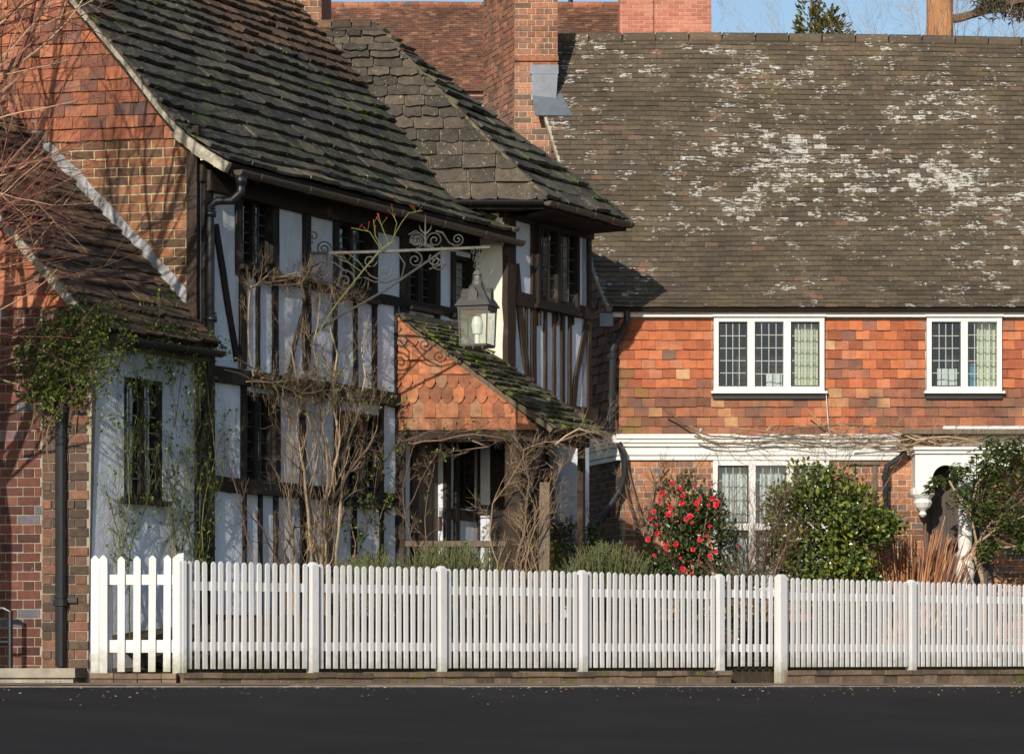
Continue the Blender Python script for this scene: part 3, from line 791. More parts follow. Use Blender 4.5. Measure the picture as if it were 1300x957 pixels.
# white verge mortar / curved barge
mb = MB()
nv = 40
for i in range(nv):
    b0, b1 = L1*i/nv, L1*(i+1)/nv
    k = (.085 if b0 < .62 else .025)+R.uniform(-.008, .008)
    mb.hexa([S1(-.02,b0,-.02-k), S1(.04,b0,-.02-k), S1(.04,b1,-.02-k), S1(-.02,b1,-.02-k), S1(-.02,b0,.0), S1(.04,b0,.0), S1(.04,b1,.0), S1(-.02,b1,.0)], R.random())
mb.build('verge_board', M['verge'], house)
# gable outline: u right limit as function of height, on G
gp = [(G.d.dot(p-GV.o), p.z) for p in prof]
gright = outline([(1.0, G.u(238)), (gp[3][1]-.05, G.u(238))]+[(v, u-.02) for u, v in gp[3:]])
gleft = -4.6
vt = G.uv(200, 176)[1]
wall(G, VB, gp[-1][1], gleft, gright, (), .2, -.02, step=.08).build('gable_wall', M['mortar_yellow'], house)
mb = MB(); rw = gr_rows(5.0, vt, .092)
field(mb, clampS(frS(G, -.02), None, gright), rw, intervals(G.u(20), lambda v: gright(v-.05)), .243, .009, 0, .014, .002, flat=True, cj=.0025, seed=5, flem=False)
mb.build('gable_brickwork', M['brick_gable'], house)
mb = MB(); rw = gr_rows(vt, gp[-1][1], .125)
gr2 = lambda v: min(G.u(227), gright(v)+.01)
field(mb, clampS(frS(G, -.005), None, gr2), rw, intervals(G.u(-180), lambda v: gr2(v-.07)), .175, .012, .1, .004, .003, cj=.003, seed=6)
mb.build('gable_tiles', M['gable_hung'], house)

# --- gutters and pipes
def half_gutter(mb, p0, p1, r=.06, seg=10, brk=.9):
    p0, p1 = Vector(p0), Vector(p1); t = (p1-p0).normalized(); sd = Vector((t.y, -t.x, 0)).normalized()
    n = 9; vs = []
    for p in (p0, p1):
        for rr in (r, r-.008):
            for j in range(n):
                a = math.pi*j/(n-1); vs.append(p + sd*(rr*math.cos(a)) - Z*(rr*math.sin(a)))
    fs = []
    for j in range(n-1):
        fs.append((j, j+1, 2*n+j+1, 2*n+j)); fs.append((n+j+1, n+j, 3*n+j, 3*n+j+1))
        fs.append((j, n+j, n+j+1, j+1)); fs.append((2*n+j, 2*n+j+1, 3*n+j+1, 3*n+j))
    fs.append(tuple(range(n)))
    mb.add(vs, fs, .5)
    L = (p1-p0).length; k = brk*.4
    while k < L:
        c = p0+t*k
        vs = []
        for pp in (c-t*.022, c+t*.022):
            for j in range(n):
                a = math.pi*j/(n-1); vs.append(pp + sd*((r+.008)*math.cos(a)) - Z*((r+.008)*math.sin(a)))
        mb.add(vs, [(j, j+1, n+j+1, n+j) for j in range(n-1)]+[tuple(range(n)), tuple(range(2*n-1, n-1, -1))], .5)
        k += brk
mb = MB(); e0 = S1(.10, 0, 0)-Z*.055+nT*.03; e1 = S1(5.85, 0, 0)-Z*.075+nT*.03
e0p = e0; half_gutter(mb, e0, e1, .062)
# rafter feet under the eaves
mb.build('gutter', M['gutter'], house, smooth=False)
mb = MB()
for i in range(14):
    a = .15+i*.41; p = S1(a, .02, -.05); q = S1(a, .75, -.09)
    vs = []
    for pp in (p, q): vs += [pp-dT*.04, pp+dT*.04]
    vs = [p-dT*.04-Z*.09, p+dT*.04-Z*.09, q+dT*.04-Z*.09, q-dT*.04-Z*.09, p-dT*.04, p+dT*.04, q+dT*.04, q-dT*.04]
    mb.hexa(vs, R.random())
mb.beam(T, (T.u(258), 6.70), (T.u(612), 6.70), .22, .0, .09)
mb.build('rafter_feet', M['timber'], house)
mb = MB()
def pipe(mb, pts, r=.042, coll=()):
    mb.tube(pts, r, 10)
    for c in coll:
        c = Vector(c); mb.tube([c-Z*.03, c+Z*.03], r*1.35, 10); mb.tube([c+Z*.05, c+Z*.065], r*1.25, 10)
o0 = e0p - Z*.06 + dT*.05
pw = T.off(.10)
q1 = pw.hit(266, 262)
mb.tube([o0+Z*.0, o0-Z*.10], [.07, .045], 10)
pipe(mb, [o0-Z*.05, o0-Z*.16, o0*.72+q1*.28-Z*.16, o0*.25+q1*.75-Z*.02, q1, pw.hit(267, 300), pw.hit(267, 425), pw.hit(272, 436)], .044,
     [pw.hit(267, 272), pw.hit(268, 405)])
mb.build('downpipe', M['black'], house, smooth=True)

# --- WING
uw1 = WF.u(748)
wz_top = 7.058
wwin = rect(WF, 677, 283, 729, 386)
wb = WF.uv(655, 512)[1]
wall(WF, wb, wz_top, .0, uw1, [wwin], .18, 0).build('wing_wall', M['plaster'], house)
wall(WS, 4.5, wz_top, -.3, WS.u(640), (), .18, 0).build('wing_side_wall', M['plaster_cream'], house)
wall(WS, VB, 4.499, WS.u(607), WS.u(640), (), .18, 0).build('wing_side_boarding', M['timber'], house)
m = MB()
wgw = rect(WG, 700, 545, 716, 665)
wall(WG, VB, wb-.0, .05, WG.u(722), [wgw], .15, 0).build('wing_ground_wall', M['timber'], house)  # dark oak colour stands for the shade on this wall
WR = Fr(WF.pt(uw1, 0, 0), -nT)
wall(WR, VB, wz_top, 0, 2.6, (), .18, -.002).build('wing_end_wall', M['plaster'], house)
post(WF, 645, 262, 860, 13, .05, mb=m); 
for x, y0, y1, w_ in ((676, 275, 520, 7), (731, 290, 385, 5), (746.5, 290, 535, 5), (691, 395, 530, 4), (702, 398, 530, 4), (713, 400, 532, 5), (722, 402, 534, 4), (667, 385, 510, 3)):
    post(WF, x, y0, y1, w_, .03, mb=m)
rail(WF, 640, 750, 665, 372, 390, .04, mb=m); rail(WF, 638, 750, 660, 258, 282, .05, mb=m)
rail(WF, 640, 752, 665, 505, 522, .08, mb=m)
brace(WF, [(654, 335), (659, 400), (665, 450), (672, 508)], 7, mb=m)
brace(WF, [(746, 400), (738, 440), (730, 480), (726, 525)], 5, mb=m)
post(WS, 602, 300, 430, 5, .02, mb=m)
post(WG, 697, 540, 860, 8, .03, mb=m); post(WG, 719, 540, 860, 5, .03, mb=m)
m.build('wing_oak_frame', M['timber_brown'], house)
for va_, vb_ in ((2.2, 3.55), (3.68, 4.45)):
    m_ = MB(); m_.box(WS, WS.u(610), WS.u(622), va_, vb_, -.01, .012); m_.build('plaster_panel', M['plaster'], house)
m = MB(); m.box(WS, WS.u(596), WS.u(640), WS.uv(610, 312)[1], 6.95, -.01, .03); m.build('wing_cream_panel', M['plaster_cream'], house)
leaded(WF, (wwin[0], wwin[1], wwin[2], wwin[3]), house, 2, M['timber'], .055, True, .05, 3, 6, .12, .07)
leaded(WG, wgw, house, 1, M['timber_grey'], .03, False, .0, 3, 8, .09, .04, came=M['came_white'])
drape(WF, lerp(wwin[0], wwin[1], .36), lerp(wwin[0], wwin[1], .52), wwin[2], wwin[3], -.3, M['curtain_net'], 'pale curtain in the upper window of the projecting wing', folds=2)
drape(WG, lerp(wgw[0], wgw[1], .42), lerp(wgw[0], wgw[1], .78), wgw[2], wgw[3], -.2, M['curtain_net'], 'white net curtain in the narrow ground window right of the porch posts', folds=3)
WK = Fr(WR.pt(2.6, 0, 0), -dT)
wall(WK, VB, 7.05, 0, 3.4, (), .15, 0).build('wing_rear_wall', M['plaster'], house)
TK = Fr(T.pt(0, 0, -4.2), dT)
wall(TK, VB, 7.2, -1.2, 5.5, (), .15, 0).build('rear_wall', M['plaster'], house)
# bracket studs under the wing window
m = MB()
for x in (682, 705, 724):
    u, v = WF.uv(x, 392); m.poly(WF, [(u-.014, v-.20), (u+.014, v-.20), (u+.02, v), (u-.02, v)], 0, .05)
m.build('sill_bracket', M['timber_brown'], house)

# --- wing roof: left slope, hip end
upw = Hp-Vt; ridd = upw.normalized(); 
eZ = A.z
def planeS(o, dx, dn, wob=.02, sd=9.):
    up = dn.cross(dx).normalized()
    def S(a, b, c): return o + dx*a + up*b + dn*(c + wob*noise.noise(Vector((a*.7, b*.7, sd))))
    return S, up
dx = V(1, 0, 0)
S2, up2 = planeS(A, dx, n2)
bH = (Hp-A).dot(up2); aH = (Hp-A).dot(dx); aV = (Vt-A).dot(dx); aE = P(572, 250, A.y).x-A.x
print('R2', bH, aH, aV, aE)
mb = MB(); rows2 = gr_rows(-.04, bH, .20, .08)
def left2(b):
    # intersection with R1 surface: walk
    return lerp((P(560, 250, A.y).x-A.x), aV-.05, min(1, max(0, b/bH))**.86)
hipf = lambda b: lerp(0, aH, b/bH)+.015
field(mb, clampS(S2, None, hipf), rows2, lambda b0, b1: [(left2((b0+b1)/2)-.12, max(hipf(b0), hipf(b1)))], lambda ri: .40 if ri < 4 else .28, .018, .3, .020, .012, bottom='rough', seg=4, cj=.008, wvar=.35, seed=12)
mb.build('wing_left_slope', M['stone_end'], house)
A2 = A + dT*2.04
n3 = dT.cross(Hp-A).normalized()
if n3.z < 0: n3 = -n3
S3, up3 = planeS(A, dT, n3)
if up3.z < 0: print('UP3 flipped')
bH3 = (Hp-A).dot(up3); aH3 = (Hp-A).dot(dT)
mb = MB(); rows3 = gr_rows(-.05, bH3, .26, .12)
l3 = lambda b: lerp(-.03, aH3-.02, b/bH3); r3 = lambda b: lerp(2.05, aH3+.06, b/bH3)
field(mb, clampS(S3, l3, None), rows3, lambda b0, b1: [(l3(b0), r3((b0+b1)/2))], .36, .03, .3, .010, .010, bottom='rough', seg=3, cj=.008, wvar=.35, seed=13)
mb.build('wing_hip_end', M['stone_roof'], house)
mb = MB()
o = -n2*.01
mb.add([A-Z*.02, A2-Z*.02, Hp-Z*.02], [(0,1,2)])
bk = Hp+V(.9, 2.6, -2.2); mb.add([Hp-Z*.02, A2-Z*.02, bk, Vt+V(0, 3, -2.6), Vt-Z*.02], [(0,1,2), (0,2,3,4)])
mb.build('wing_roof_boarding', M['undertile'], house)
mb = MB(); o = n2*.004; mb.add([A+o, Hp+o, Vt+o, P(560, 250, A.y)+o], [(0,1,2,3)]); mb.build('slab_bedding', M['fillet'], house)
# mortar fillet on the hip and ridge tiles
mb = MB(); n = 16
for i in range(n):
    p0 = A.lerp(Hp, i/n); p1 = A.lerp(Hp, (i+.95)/n); q = n2*.035+n3*.02
    mb.tube([p0+q*.3, p1+q*.3], .022, 6, R.random())
mb.build('hip_mortar', M['fillet'], house)
mb = MB()
L = (Hp-Vt).length; st = L/3
for i in range(3):
    p0 = Vt+ridd*(i*st-.02); p1 = p0+ridd*(st-.02)
    mb.tube([p0+Z*.0, p1+Z*.0], .085, 10, R.random())
mb.build('ridge_tile', M['annex_roof'], house)
# wing gutters
mb = MB()
g0 = P(572, 262, A.y-.05); half_gutter(mb, V(g0.x, A.y-.06, eZ-.05), V(A.x, A.y-.06, eZ-.05), .055, brk=.6)
mb.build('gutter', M['black'], house)
mb = MB(); half_gutter(mb, A+nT*.05-Z*.05, A2+nT*.05-Z*.05+dT*.02, .06, brk=.45)
mb.build('gutter', M['gutter'], house)
mb = MB()
inn = -nT*.62
mb.hexa([A-Z*.14, A2-Z*.14, A2+inn-Z*.14, A+inn-Z*.14, A-Z*.10, A2-Z*.10, A2+inn-Z*.10, A+inn-Z*.10])
q0 = V(g0.x-.2, A.y, eZ-.14); mb.hexa([q0, A-Z*.14, V(A.x-.2, A.y+.5, eZ-.14), V(g0.x-.2, A.y+.5, eZ-.14), q0+Z*.04, A-Z*.10, V(A.x-.2, A.y+.5, eZ-.10), V(g0.x-.2, A.y+.5, eZ-.10)])
mb.build('soffit', M['timber'], house)

# --- PORCH
uPF = PF.u(752)
pZ = PC.uv(690, 540)[1]; topZ = PC.uv(504, 402)[1]
print('porch', pZ, topZ)
pe0 = PC.hit(697, 540) + nT*.05; pe0.z = pZ-.02
pt0 = T.hit(503, 400)
S4dir = (pt0-pe0); n4 = dT.cross(S4dir).normalized()
if n4.z < 0: n4 = -n4
S4, up4 = planeS(pe0, dT, n4, .02)
b4 = (pt0-pe0).dot(up4); a4 = (pt0-pe0).dot(dT)
wporch = 1.30
mb = MB(); rows4 = gr_rows(-.05, b4, .115, .095)
field(mb, S4, rows4, lambda b0, b1: [(lerp(-.04, a4-.04, (b0+b1)/2/b4), lerp(wporch, a4+1.22, (b0+b1)/2/b4))], .24, .021, .35, .01, .010, bottom='rough', seg=3, cj=.008, wvar=.35, seed=21)
mb.build('porch_roof', M['moss_stone'], house)
mb = MB(); mb.hexa([S4(.02,0,-.07), S4(wporch-.03,0,-.07), S4(a4+1.15,b4,-.07), S4(a4+.02,b4,-.07), S4(.02,0,-.006), S4(wporch-.03,0,-.006), S4(a4+1.15,b4,-.006), S4(a4+.02,b4,-.006)])
mb.build('porch_boarding', M['timber_grey'], house)
mb = MB(); mb.poly(T, [(T.u(504), topZ-.04), (T.u(575), topZ-.04), (T.u(575), topZ+.05), (T.u(504), topZ+.04)], 0, .10); mb.build('porch_flashing', M['stone_end'], house)
# cheek
cz0 = PC.uv(520, 546)[1]
cr = outline([(cz0-.5, PC.u(696)), (PC.uv(690, 541)[1], PC.u(684)), (topZ-.03, PC.u(503.5))])
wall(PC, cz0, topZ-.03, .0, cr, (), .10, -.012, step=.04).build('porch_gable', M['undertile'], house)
mb = MB(); y_ = [546, 530, 512, 493, 475, 457, 440, 424, 408, 398]
rws = [PC.uv(505, q)[1] for q in y_]
for i in range(len(rws)-1):
    sc = i in (2, 3, 6, 7, 8)
    field(mb, clampS(frS(PC, -.01), None, lambda b: cr(b)+.012), [rws[i], rws[i+1]], intervals(.005, lambda v: cr(v-.09)), .128, .012, .30, .003, .002, bottom='scallop' if sc else 'plain', seg=8 if sc else 1, offs=(lambda ri, w, i=i: w*.5*(i % 2)), seed=30+i)
mb.build('porch_gable_tiles', M['porch_hung'], house)
m = MB()
u0, u1 = PC.u(503), PC.u(690)
m.beam(PC, (u0, cz0-.07), (u1, cz0-.07), .13, -.12, .03)
m.beam(PF, (-.02, cz0-.07), (uPF-.1, cz0-.07), .13, -.12, .02)
m.build('porch_beam', M['timber_brown'], house)
def pp(fr, x0, x1, y0, mat, d=.16):
    m = MB(); u0, u1 = fr.u(x0), fr.u(x1); m.beam(fr, ((u0+u1)/2, 1.8), ((u0+u1)/2, fr.uv((x0+x1)/2, y0)[1]), u1-u0, -d, .0, .006); return m.build('porch_post', mat, house)
pp(PC, 640, 662, 560, M['timber_brown']); pp(PC, 684, 698, 612, M['timber_grey'], .12)
PC2 = PC.off(-.02)
pp(PC, 505, 514, 556, M['timber_brown'], .08)
pf3 = PF.off(-.03); m = MB(); m.beam(pf3, (1.0, 1.8), (1.0, cz0-.13), .07, -.07, 0); m.build('porch_post', M['timber_brown'], house)
m = MB(); m.beam(PC, (PC.u(672), PC.uv(672, 600)[1]), (PC.u(645), PC.uv(645, 556)[1]), .08, -.1, -.03)
a, b = PC.uv(664, 556), PC.uv(700, 570); 
m.beam(PC, PC.uv(664, 640), PC.uv(690, 560), .07, -.1, -.03)
m.build('porch_brace', M['timber'], house)
m = MB(); 
for ya in (690, 740): m.beam(PC, PC.uv(514, ya), PC.uv(642, ya), .07, -.09, -.01)
for x in (540, 566, 592, 618): m.beam(PC, PC.uv(x, 850), PC.uv(x, 694), .045, -.08, -.03)
m.build('porch_rail', M['timber_grey'], house)

# ================================================================= ANNEX
annex = empty('side_annex', T.hit(180, HZ), 'low annex with white plaster wall, brick end and dark slab roof against the timbered house', 'house')
wall(T, VB-.1, 5.02, u110, T.u(255), [aw], .2, .004).build('plaster_wall', M['plaster'], annex)
m = MB(); u0, u1, v0, v1 = aw
leaded(T, aw, annex, 2, M['timber'], .05, True, -.03, 2, 7, .1, .06, came=M['came_white'])
drape(T, lerp(u0, u1, .22), lerp(u0, u1, .46), v0, v1, -.32, M['curtain_net'], 'white net curtain at the left of the annex window', folds=3)
drape(T, lerp(u0, u1, .60), lerp(u0, u1, .80), v0, v1, -.32, M['curtain_net'], 'white net curtain at the right of the annex window', folds=3)
aprof = [GAV.hit(*p) for p in [(128,415),(112,399),(60,336),(0,268),(-70,190)]]
dd = (aprof[-1]-aprof[-2]).normalized(); aprof.append(aprof[-1]+dd*.9)
S5, L5 = polyS(aprof, dT, nT)
def amax5(b):
    lo, hi = 0., 4.
    for _ in range(26):
        md = (lo+hi)/2
        if (S5(md, b, 0)-G.o).dot(G.n) > -.0: lo = md
        else: hi = md
    p = S5(lo, b, 0)
    if p.z < 5.35: lo = max(lo, 1.95)
    return lo
print('amax5', amax5(0), amax5(1), S5(0, 0, 0))
rows5 = gr_rows(-.03, L5, .165, .125)
mb = MB(); field(mb, S5, rows5, lambda b0, b1: [(-.03, amax5((b0+b1)/2)+.0)], .30, .019, .3, .01, .010, bottom='rough', seg=4, cj=.007, wvar=.35, seed=41)
mb.build('slab_roof', M['annex_roof'], annex)
mb = MB()
for i in range(10):
    b0, b1 = L5*i/10, L5*(i+1)/10; a0 = amax5((b0+b1)/2)-.01
    mb.hexa([S5(.02,b0,-.08), S5(a0,b0,-.08), S5(a0,b1,-.08), S5(.02,b1,-.08), S5(.02,b0,-.004), S5(a0,b0,-.004), S5(a0,b1,-.004), S5(.02,b1,-.004)])
mb.build('roof_boarding', M['undertile'], annex)
mb = MB()
for i in range(24):
    b0, b1 = L5*i/24, L5*(i+1)/24
    mb.hexa([S5(-.05,b0,-.075), S5(.0,b0,-.075), S5(.0,b1,-.075), S5(-.05,b1,-.075), S5(-.05,b0,.006), S5(.0,b0,.006), S5(.0,b1,.006), S5(-.05,b1,.006)], R.random())
mb.build('verge_board', M['verge'], annex)
ap = [(GA.d.dot(p-GAV.o), p.z) for p in aprof]
ar = outline([(1.0, 0.0), (ap[1][1]-.02, 0.0)]+[(v-.04, u-.02) for u, v in ap[1:]])
avt = GA.uv(60, 390)[1]
wall(GA, 1.5, ap[-1][1], -3.2, ar, (), .2, -.010, step=.08).build('end_wall', M['mortar_dark'], annex)
mb = MB(); field(mb, frS(GA, -.010), gr_rows(1.66, avt, .090), intervals(GA.u(54), .016), .235, .016, 0, .011, .0015, flat=True, cj=.0015, seed=51, flem=True)
mb.build('corner_brickwork', M['brick_dark'], annex)
mb = MB(); field(mb, frS(GA, -.010), gr_rows(1.66+.03, avt, .0905), intervals(-3.2, GA.u(52)), .235, .009, 0, .012, .0015, flat=True, cj=.001, seed=52, flem=True)
mb.build('red_brickwork', M['brick_red'], annex)
mb = MB(); ar2 = lambda v: ar(v)+.03
field(mb, clampS(frS(GA, .004), None, ar2), gr_rows(avt, ap[-1][1], .125), intervals(-3.2, lambda v: ar2(v-.06)), .175, .012, .1, .004, .003, cj=.003, seed=53)
mb.build('hung_tiles', M['gable_hung'], annex)
mb = MB(); g0 = S5(.05, 0, 0)-Z*.07+nT*.02; g1 = S5(1.95, 0, 0)-Z*.07+nT*.02; half_gutter(mb, g0, g1, .06); mb.build('gutter', M['black'], annex)
mb = MB(); mb.beam(T, (u110, 4.93), (T.u(255), 4.93), .16, .006, .10); mb.build('eaves_board', M['timber_grey'], annex)
mb = MB(); gq = GA.off(.05)
pipe(mb, [gq.hit(77, 455), gq.hit(77, 846)], .052, [gq.hit(77, 765), gq.hit(77, 520)])
c = gq.hit(77, 762); mb.box(gq, gq.u(64), gq.u(97), c.z-.02, c.z+.03, -.05, -.01)
mb.build('downpipe', M['black'], annex, smooth=False)
# lead flashing on the gable along the annex roof
mb = MB(); nst = 9
pts = []
for i in range(30):
    b = L5*i/29; p = S5(amax5(b), b, .0); pts.append((G.d.dot(p-G.o), p.z))
pts = [q for q in pts]
for i in range(28):
    a, b = pts[i], pts[i+1]
    if b[1] > 7.2 or a[0] > .0: continue
    h0, h1 = (.19+.05*noise.noise(Vector((q*.55, 3, 1))) for q in (i, i+1))
    mb.poly(G, [(a[0], a[1]-.04), (b[0], b[1]-.04), (b[0], b[1]+h1), (a[0], a[1]+h0)], -.008, .008, .5)
mb.build('lead_flashing', M['lead_pale'], annex)
# stone ledge
m = MB(); m.box(GA, -3.2, GA.u(106), 1.45, GA.uv(50, 860)[1], -.02, .30, .3); m.box(GA, -3.2, GA.u(110), GA.uv(50, 860)[1]+.001, GA.uv(50, 848)[1], -.02, .34, .7)
m.build('stone_ledge', M['conc'], annex)
gq = GA.off(.28)
m = MB(); m.tube([gq.hit(-60, 772), gq.hit(5, 772), gq.hit(13, 776), gq.hit(13, 850)], .026, 10); m.tube([gq.hit(-60, 815), gq.hit(8, 815), gq.hit(13, 815)], .02, 8); m.tube([gq.hit(-58, 772), gq.hit(-58, 850)], .026, 8)
m.build('iron_railing', M['black'], smooth=False, label='short black tubular railing on the stone ledge at the far left', cat='railing')

# ================================================================= RIGHT COTTAGE
cot = empty('tile_hung_cottage', CF.pt(3, 2.2, 0), 'brick cottage hung with orange clay tiles under a broad lichen-spotted tiled roof', 'house')
cR = 9.0
zE = CF.uv(1000, 402)[1]; zC1 = CF.uv(1000, 553)[1]; zC0 = CF.uv(1000, 583)[1]
W1 = rect(CF, 906, 403, 1046, 497); W2 = rect(CF, 1176, 403, 1271, 497)
W3 = rect(CF, 905, 585, 1052, 752)
DR = (CF.u(1172), CF.u(1262), 2.1, CF.uv(1200, 588)[1])
wall(CF, 1.9, zE+.12, 0, cR, [W1, W2, W3, DR], .25, -.02).build('front_wall', M['mortar'], cot)
mb = MB()
def mfc(a, b, rr):
    if a < .18 and b < zC1+.9 and rr.random() < .8-(b-zC1)*.5: return 2
    k = noise.noise(Vector((a*.55, b*1.6, 4.4)))
    if b < W1[2]-.02: return 1 if k > -.28 else 0
    return 1 if k > .50 else 0
field(mb, frS(CF, -.012), gr_rows(zC1, zE-.05, (zE-.05-zC1)/12.0)[:13], intervals(-.02, cR, [(q[0]-.012, q[1]+.012, q[2]-.06, q[3]+.01) for q in (W1, W2)]), .172, .013, .12, .003, .004, cj=.004, matfn=mfc, seed=61, tj=.35)
mb.build('hung_tiles', [M['hung'], M['hung_dark'], M['hung_moss']], cot)
mb = MB()
field(mb, frS(CF, -.02), gr_rows(2.0, zC0+.03, .0765), intervals(0, cR, [W3, DR]), .226, .008, 0, .012, .0015, flat=True, cj=.0012, seed=62, hdr=True)
mb.build('brickwork', M['brick'], cot)
# side wall: its shade is put into darker tiles and bricks
wall(CS, 1.9, zE+.3, -4.5, 0, (), .25, -.02).build('side_wall', M['mortar_dark'], cot)
sz1 = zE+3.9
sl = outline([(zE-.1, -9), (zE, -7.2), (zE+3.9, -3.7)]); sr = outline([(zE, .0), (zE+3.9, -3.7)])
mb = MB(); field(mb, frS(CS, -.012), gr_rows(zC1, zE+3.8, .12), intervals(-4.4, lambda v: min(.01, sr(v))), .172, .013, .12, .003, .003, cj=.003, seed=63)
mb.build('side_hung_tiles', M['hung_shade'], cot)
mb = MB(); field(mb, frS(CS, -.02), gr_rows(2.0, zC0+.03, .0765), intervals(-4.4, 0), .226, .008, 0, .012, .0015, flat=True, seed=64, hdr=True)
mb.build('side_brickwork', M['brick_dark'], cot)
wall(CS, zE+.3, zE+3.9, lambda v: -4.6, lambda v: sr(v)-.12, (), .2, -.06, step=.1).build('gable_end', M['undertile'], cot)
# cornice mouldings
def cornice(fr, ua, ub, name, prof, mat):
    m = MB()
    for (va, vb, w_) in prof: m.box(fr, ua, ub, va+.0005, vb-.0005, -.02, w_)
    return m.build(name, mat, cot)
cp = [(zC0-.01, zC0+.05, .03), (zC0+.05, zC0+.085, .055), (zC0+.085, zC0+.155, .04), (zC0+.155, zC0+.20, .075), (zC0+.20, zC0+.25, .10), (zC0+.25, zC1+.012, .125)]
cornice(CF, -.06, CF.u(1142), 'cornice', cp, M['white'])
cornice(CF, CF.u(1196), cR, 'cornice', [(a+.12*(i > 0), b+.10, w_*.8) for i, (a, b, w_) in enumerate(cp[-3:])], M['white'])
cornice(CS, -4.4, -.002, 'cornice', cp, M['white'])
m = MB(); m.box(CF, -.10, cR, zE-.012, zE+.03, -.02, .085); m.box(CF, -.10, cR, zE+.031, zE+.07, -.02, .115); m.build('eaves_fascia', M['white'], cot)
# windows
ww, cells = leaded(CF, W1, cot, 3, M['white'], .058, False, .03, 4, 5, .11, .09, iron=(0, 2), came=M['came_white'])
ww2, cells2 = leaded(CF, W2, cot, 2, M['white'], .058, False, .03, 4, 5, .11, .085, iron=(0,), came=M['came_white'])
ww3, cells3 = leaded(CF, W3, cot, 3, M['white'], .058, True, .02, 4, 9, .11, .085, iron=(0,), came=M['came_white'], transom=.5)
for root, r in ((ww, W1), (ww2, W2)):
    m = MB(); m.box(CF, r[0]-.02, r[1]+.02, r[3]+.001, r[3]+.045, .0, .095); m.box(CF, r[0]-.035, r[1]+.035, r[2]-.03, r[2]-.001, .0, .10); m.build('moulding', M['white'], root)
    m = MB(); m.box(CF, r[0]-.01, r[1]+.01, r[2]-.095, r[2]-.032, -.01, .045); m.build('lead_apron', M['lead_dark'] if 'lead_dark' in M else M['black'], root)
a, b = cells[2]; drape(CF, a+.06, b+.0, W1[2], W1[3], -.12, M['curtain'], 'cream curtain drawn across the right light of the three-light upper window', folds=4)
a, b = cells[1]; drape(CF, a+.16, b, W1[2]+.05, W1[2]+.24, -.2, M['curtain_net'], 'white cloth low in the middle light of the three-light upper window', folds=1, name='cloth', cat='cloth')
a, b = cells2[1]; drape(CF, a+.13, b, W2[2], W2[3], -.12, M['curtain'], 'cream curtain at the right of the two-light upper window', folds=3)
drape(CF, a+.01, a+.13, W2[2], W2[2]+.36, -.10, M['blue'], 'blue cloth hanging beside the cream curtain in the two-light upper window', folds=1, name='cloth', cat='cloth')
a, b = cells2[0]; drape(CF, a+.10, b-.02, W2[2], W2[2]+.30, -.16, M['curtain_net'], 'pale chair back in the left light of the two-light upper window', folds=1, name='chair_back', cat='chair')
for i, (a, b) in enumerate(cells3):
    drape(CF, a, b, W3[2], W3[3], -.16, M['curtain_net'], ['white net curtain in the left light of the ground window behind the camellia', 'white net curtain in the middle light of the ground window behind the bare shrub', 'white net curtain in the right light of the ground window behind the green bush'][i], folds=6)
# roof
vE = CF.pt(0, zE, 0)
slope = Vector((0, 3.6, 4.28)); roofL = slope.length
RD = dirs = Vector((1, 0, 0)); n6 = RD.cross(slope).normalized()
eo = V(CF.o.x, CF.o.y, 0)+V(0, -.13, zE+.18-.13*1.19)
S6a, up6 = planeS(eo, RD, n6, .0)
def S6(a, b, c):
    sag = -.06*math.sin(math.pi*min(1, max(0, b/5.8)))*(1) + .05*noise.noise(Vector((a*.33, b*.4, 2.2))) - (.03+.11*max(0, min(1, (a-1)/5)))*(b/5.8)
    fl = .10*max(0, 1-b/.7)**2
    return S6a(a, b, c+sag+fl)
print('ridge px?', [round(q, 3) for q in S6(3, 5.7, 0)])
rL = 5.46
def l6(b): return lerp(-.14, -.14-.32*3.6, b/5.8)
mb = MB(); field(mb, S6, gr_rows(0, rL, .098), lambda b0, b1: [(l6((b0+b1)/2), cR+.2)], .168, .0105, .30, .003, .003, cj=.003, tj=.3, seed=71)
mb.build('tiled_roof', M['clay_roof'], cot)
mb = MB(); N = 12
for i in range(N):
    b0, b1 = (rL-.02)*i/N, (rL-.02)*(i+1)/N
    mb.hexa([S6(l6(b0)+.02,b0,-.08), S6(cR+.1,b0,-.08), S6(cR+.1,b1,-.08), S6(l6(b1)+.02,b1,-.08), S6(l6(b0)+.02,b0,-.03), S6(cR+.1,b0,-.03), S6(cR+.1,b1,-.03), S6(l6(b1)+.02,b1,-.03)])
r0, r1 = S6(l6(rL), rL, -.03), S6(cR, rL, -.03); off = V(0, 3.6, -4.2)
mb.hexa([r0+off-Z*.1, r1+off-Z*.1, r1-Z*.1, r0-Z*.1, r0+off, r1+off, r1, r0])
mb.build('roof_boarding', M['undertile'], cot)
mb = MB()
a = l6(rL)+.02
while a < cR:
    p0 = S6(a, rL, .0); p1 = S6(a+.43, rL, .0); mb.tube([p0-Z*.03, p1-Z*.03], .092, 12, R.random()); mb.tube([p1-Z*.03-V(.02,0,0), p1-Z*.03], .10, 12, R.random()); a += .45
mb.build('ridge_tiles', M['clay_ridge'] if 'clay_ridge' in M else M['clay_roof'], cot)
mb = MB(); N = 26
for i in range(N):
    b0, b1 = rL*i/N, rL*(i+1)/N
    k = -.05
    mb.hexa([S6(l6(b0)-.03,b0,-.07), S6(l6(b0)+.03,b0,-.07), S6(l6(b1)+.03,b1,-.07), S6(l6(b1)-.03,b1,-.07), S6(l6(b0)-.03,b0,.004), S6(l6(b0)+.03,b0,.004), S6(l6(b1)+.03,b1,.004), S6(l6(b1)-.03,b1,.004)], R.random())
mb.build('verge_board', M['verge'], cot)
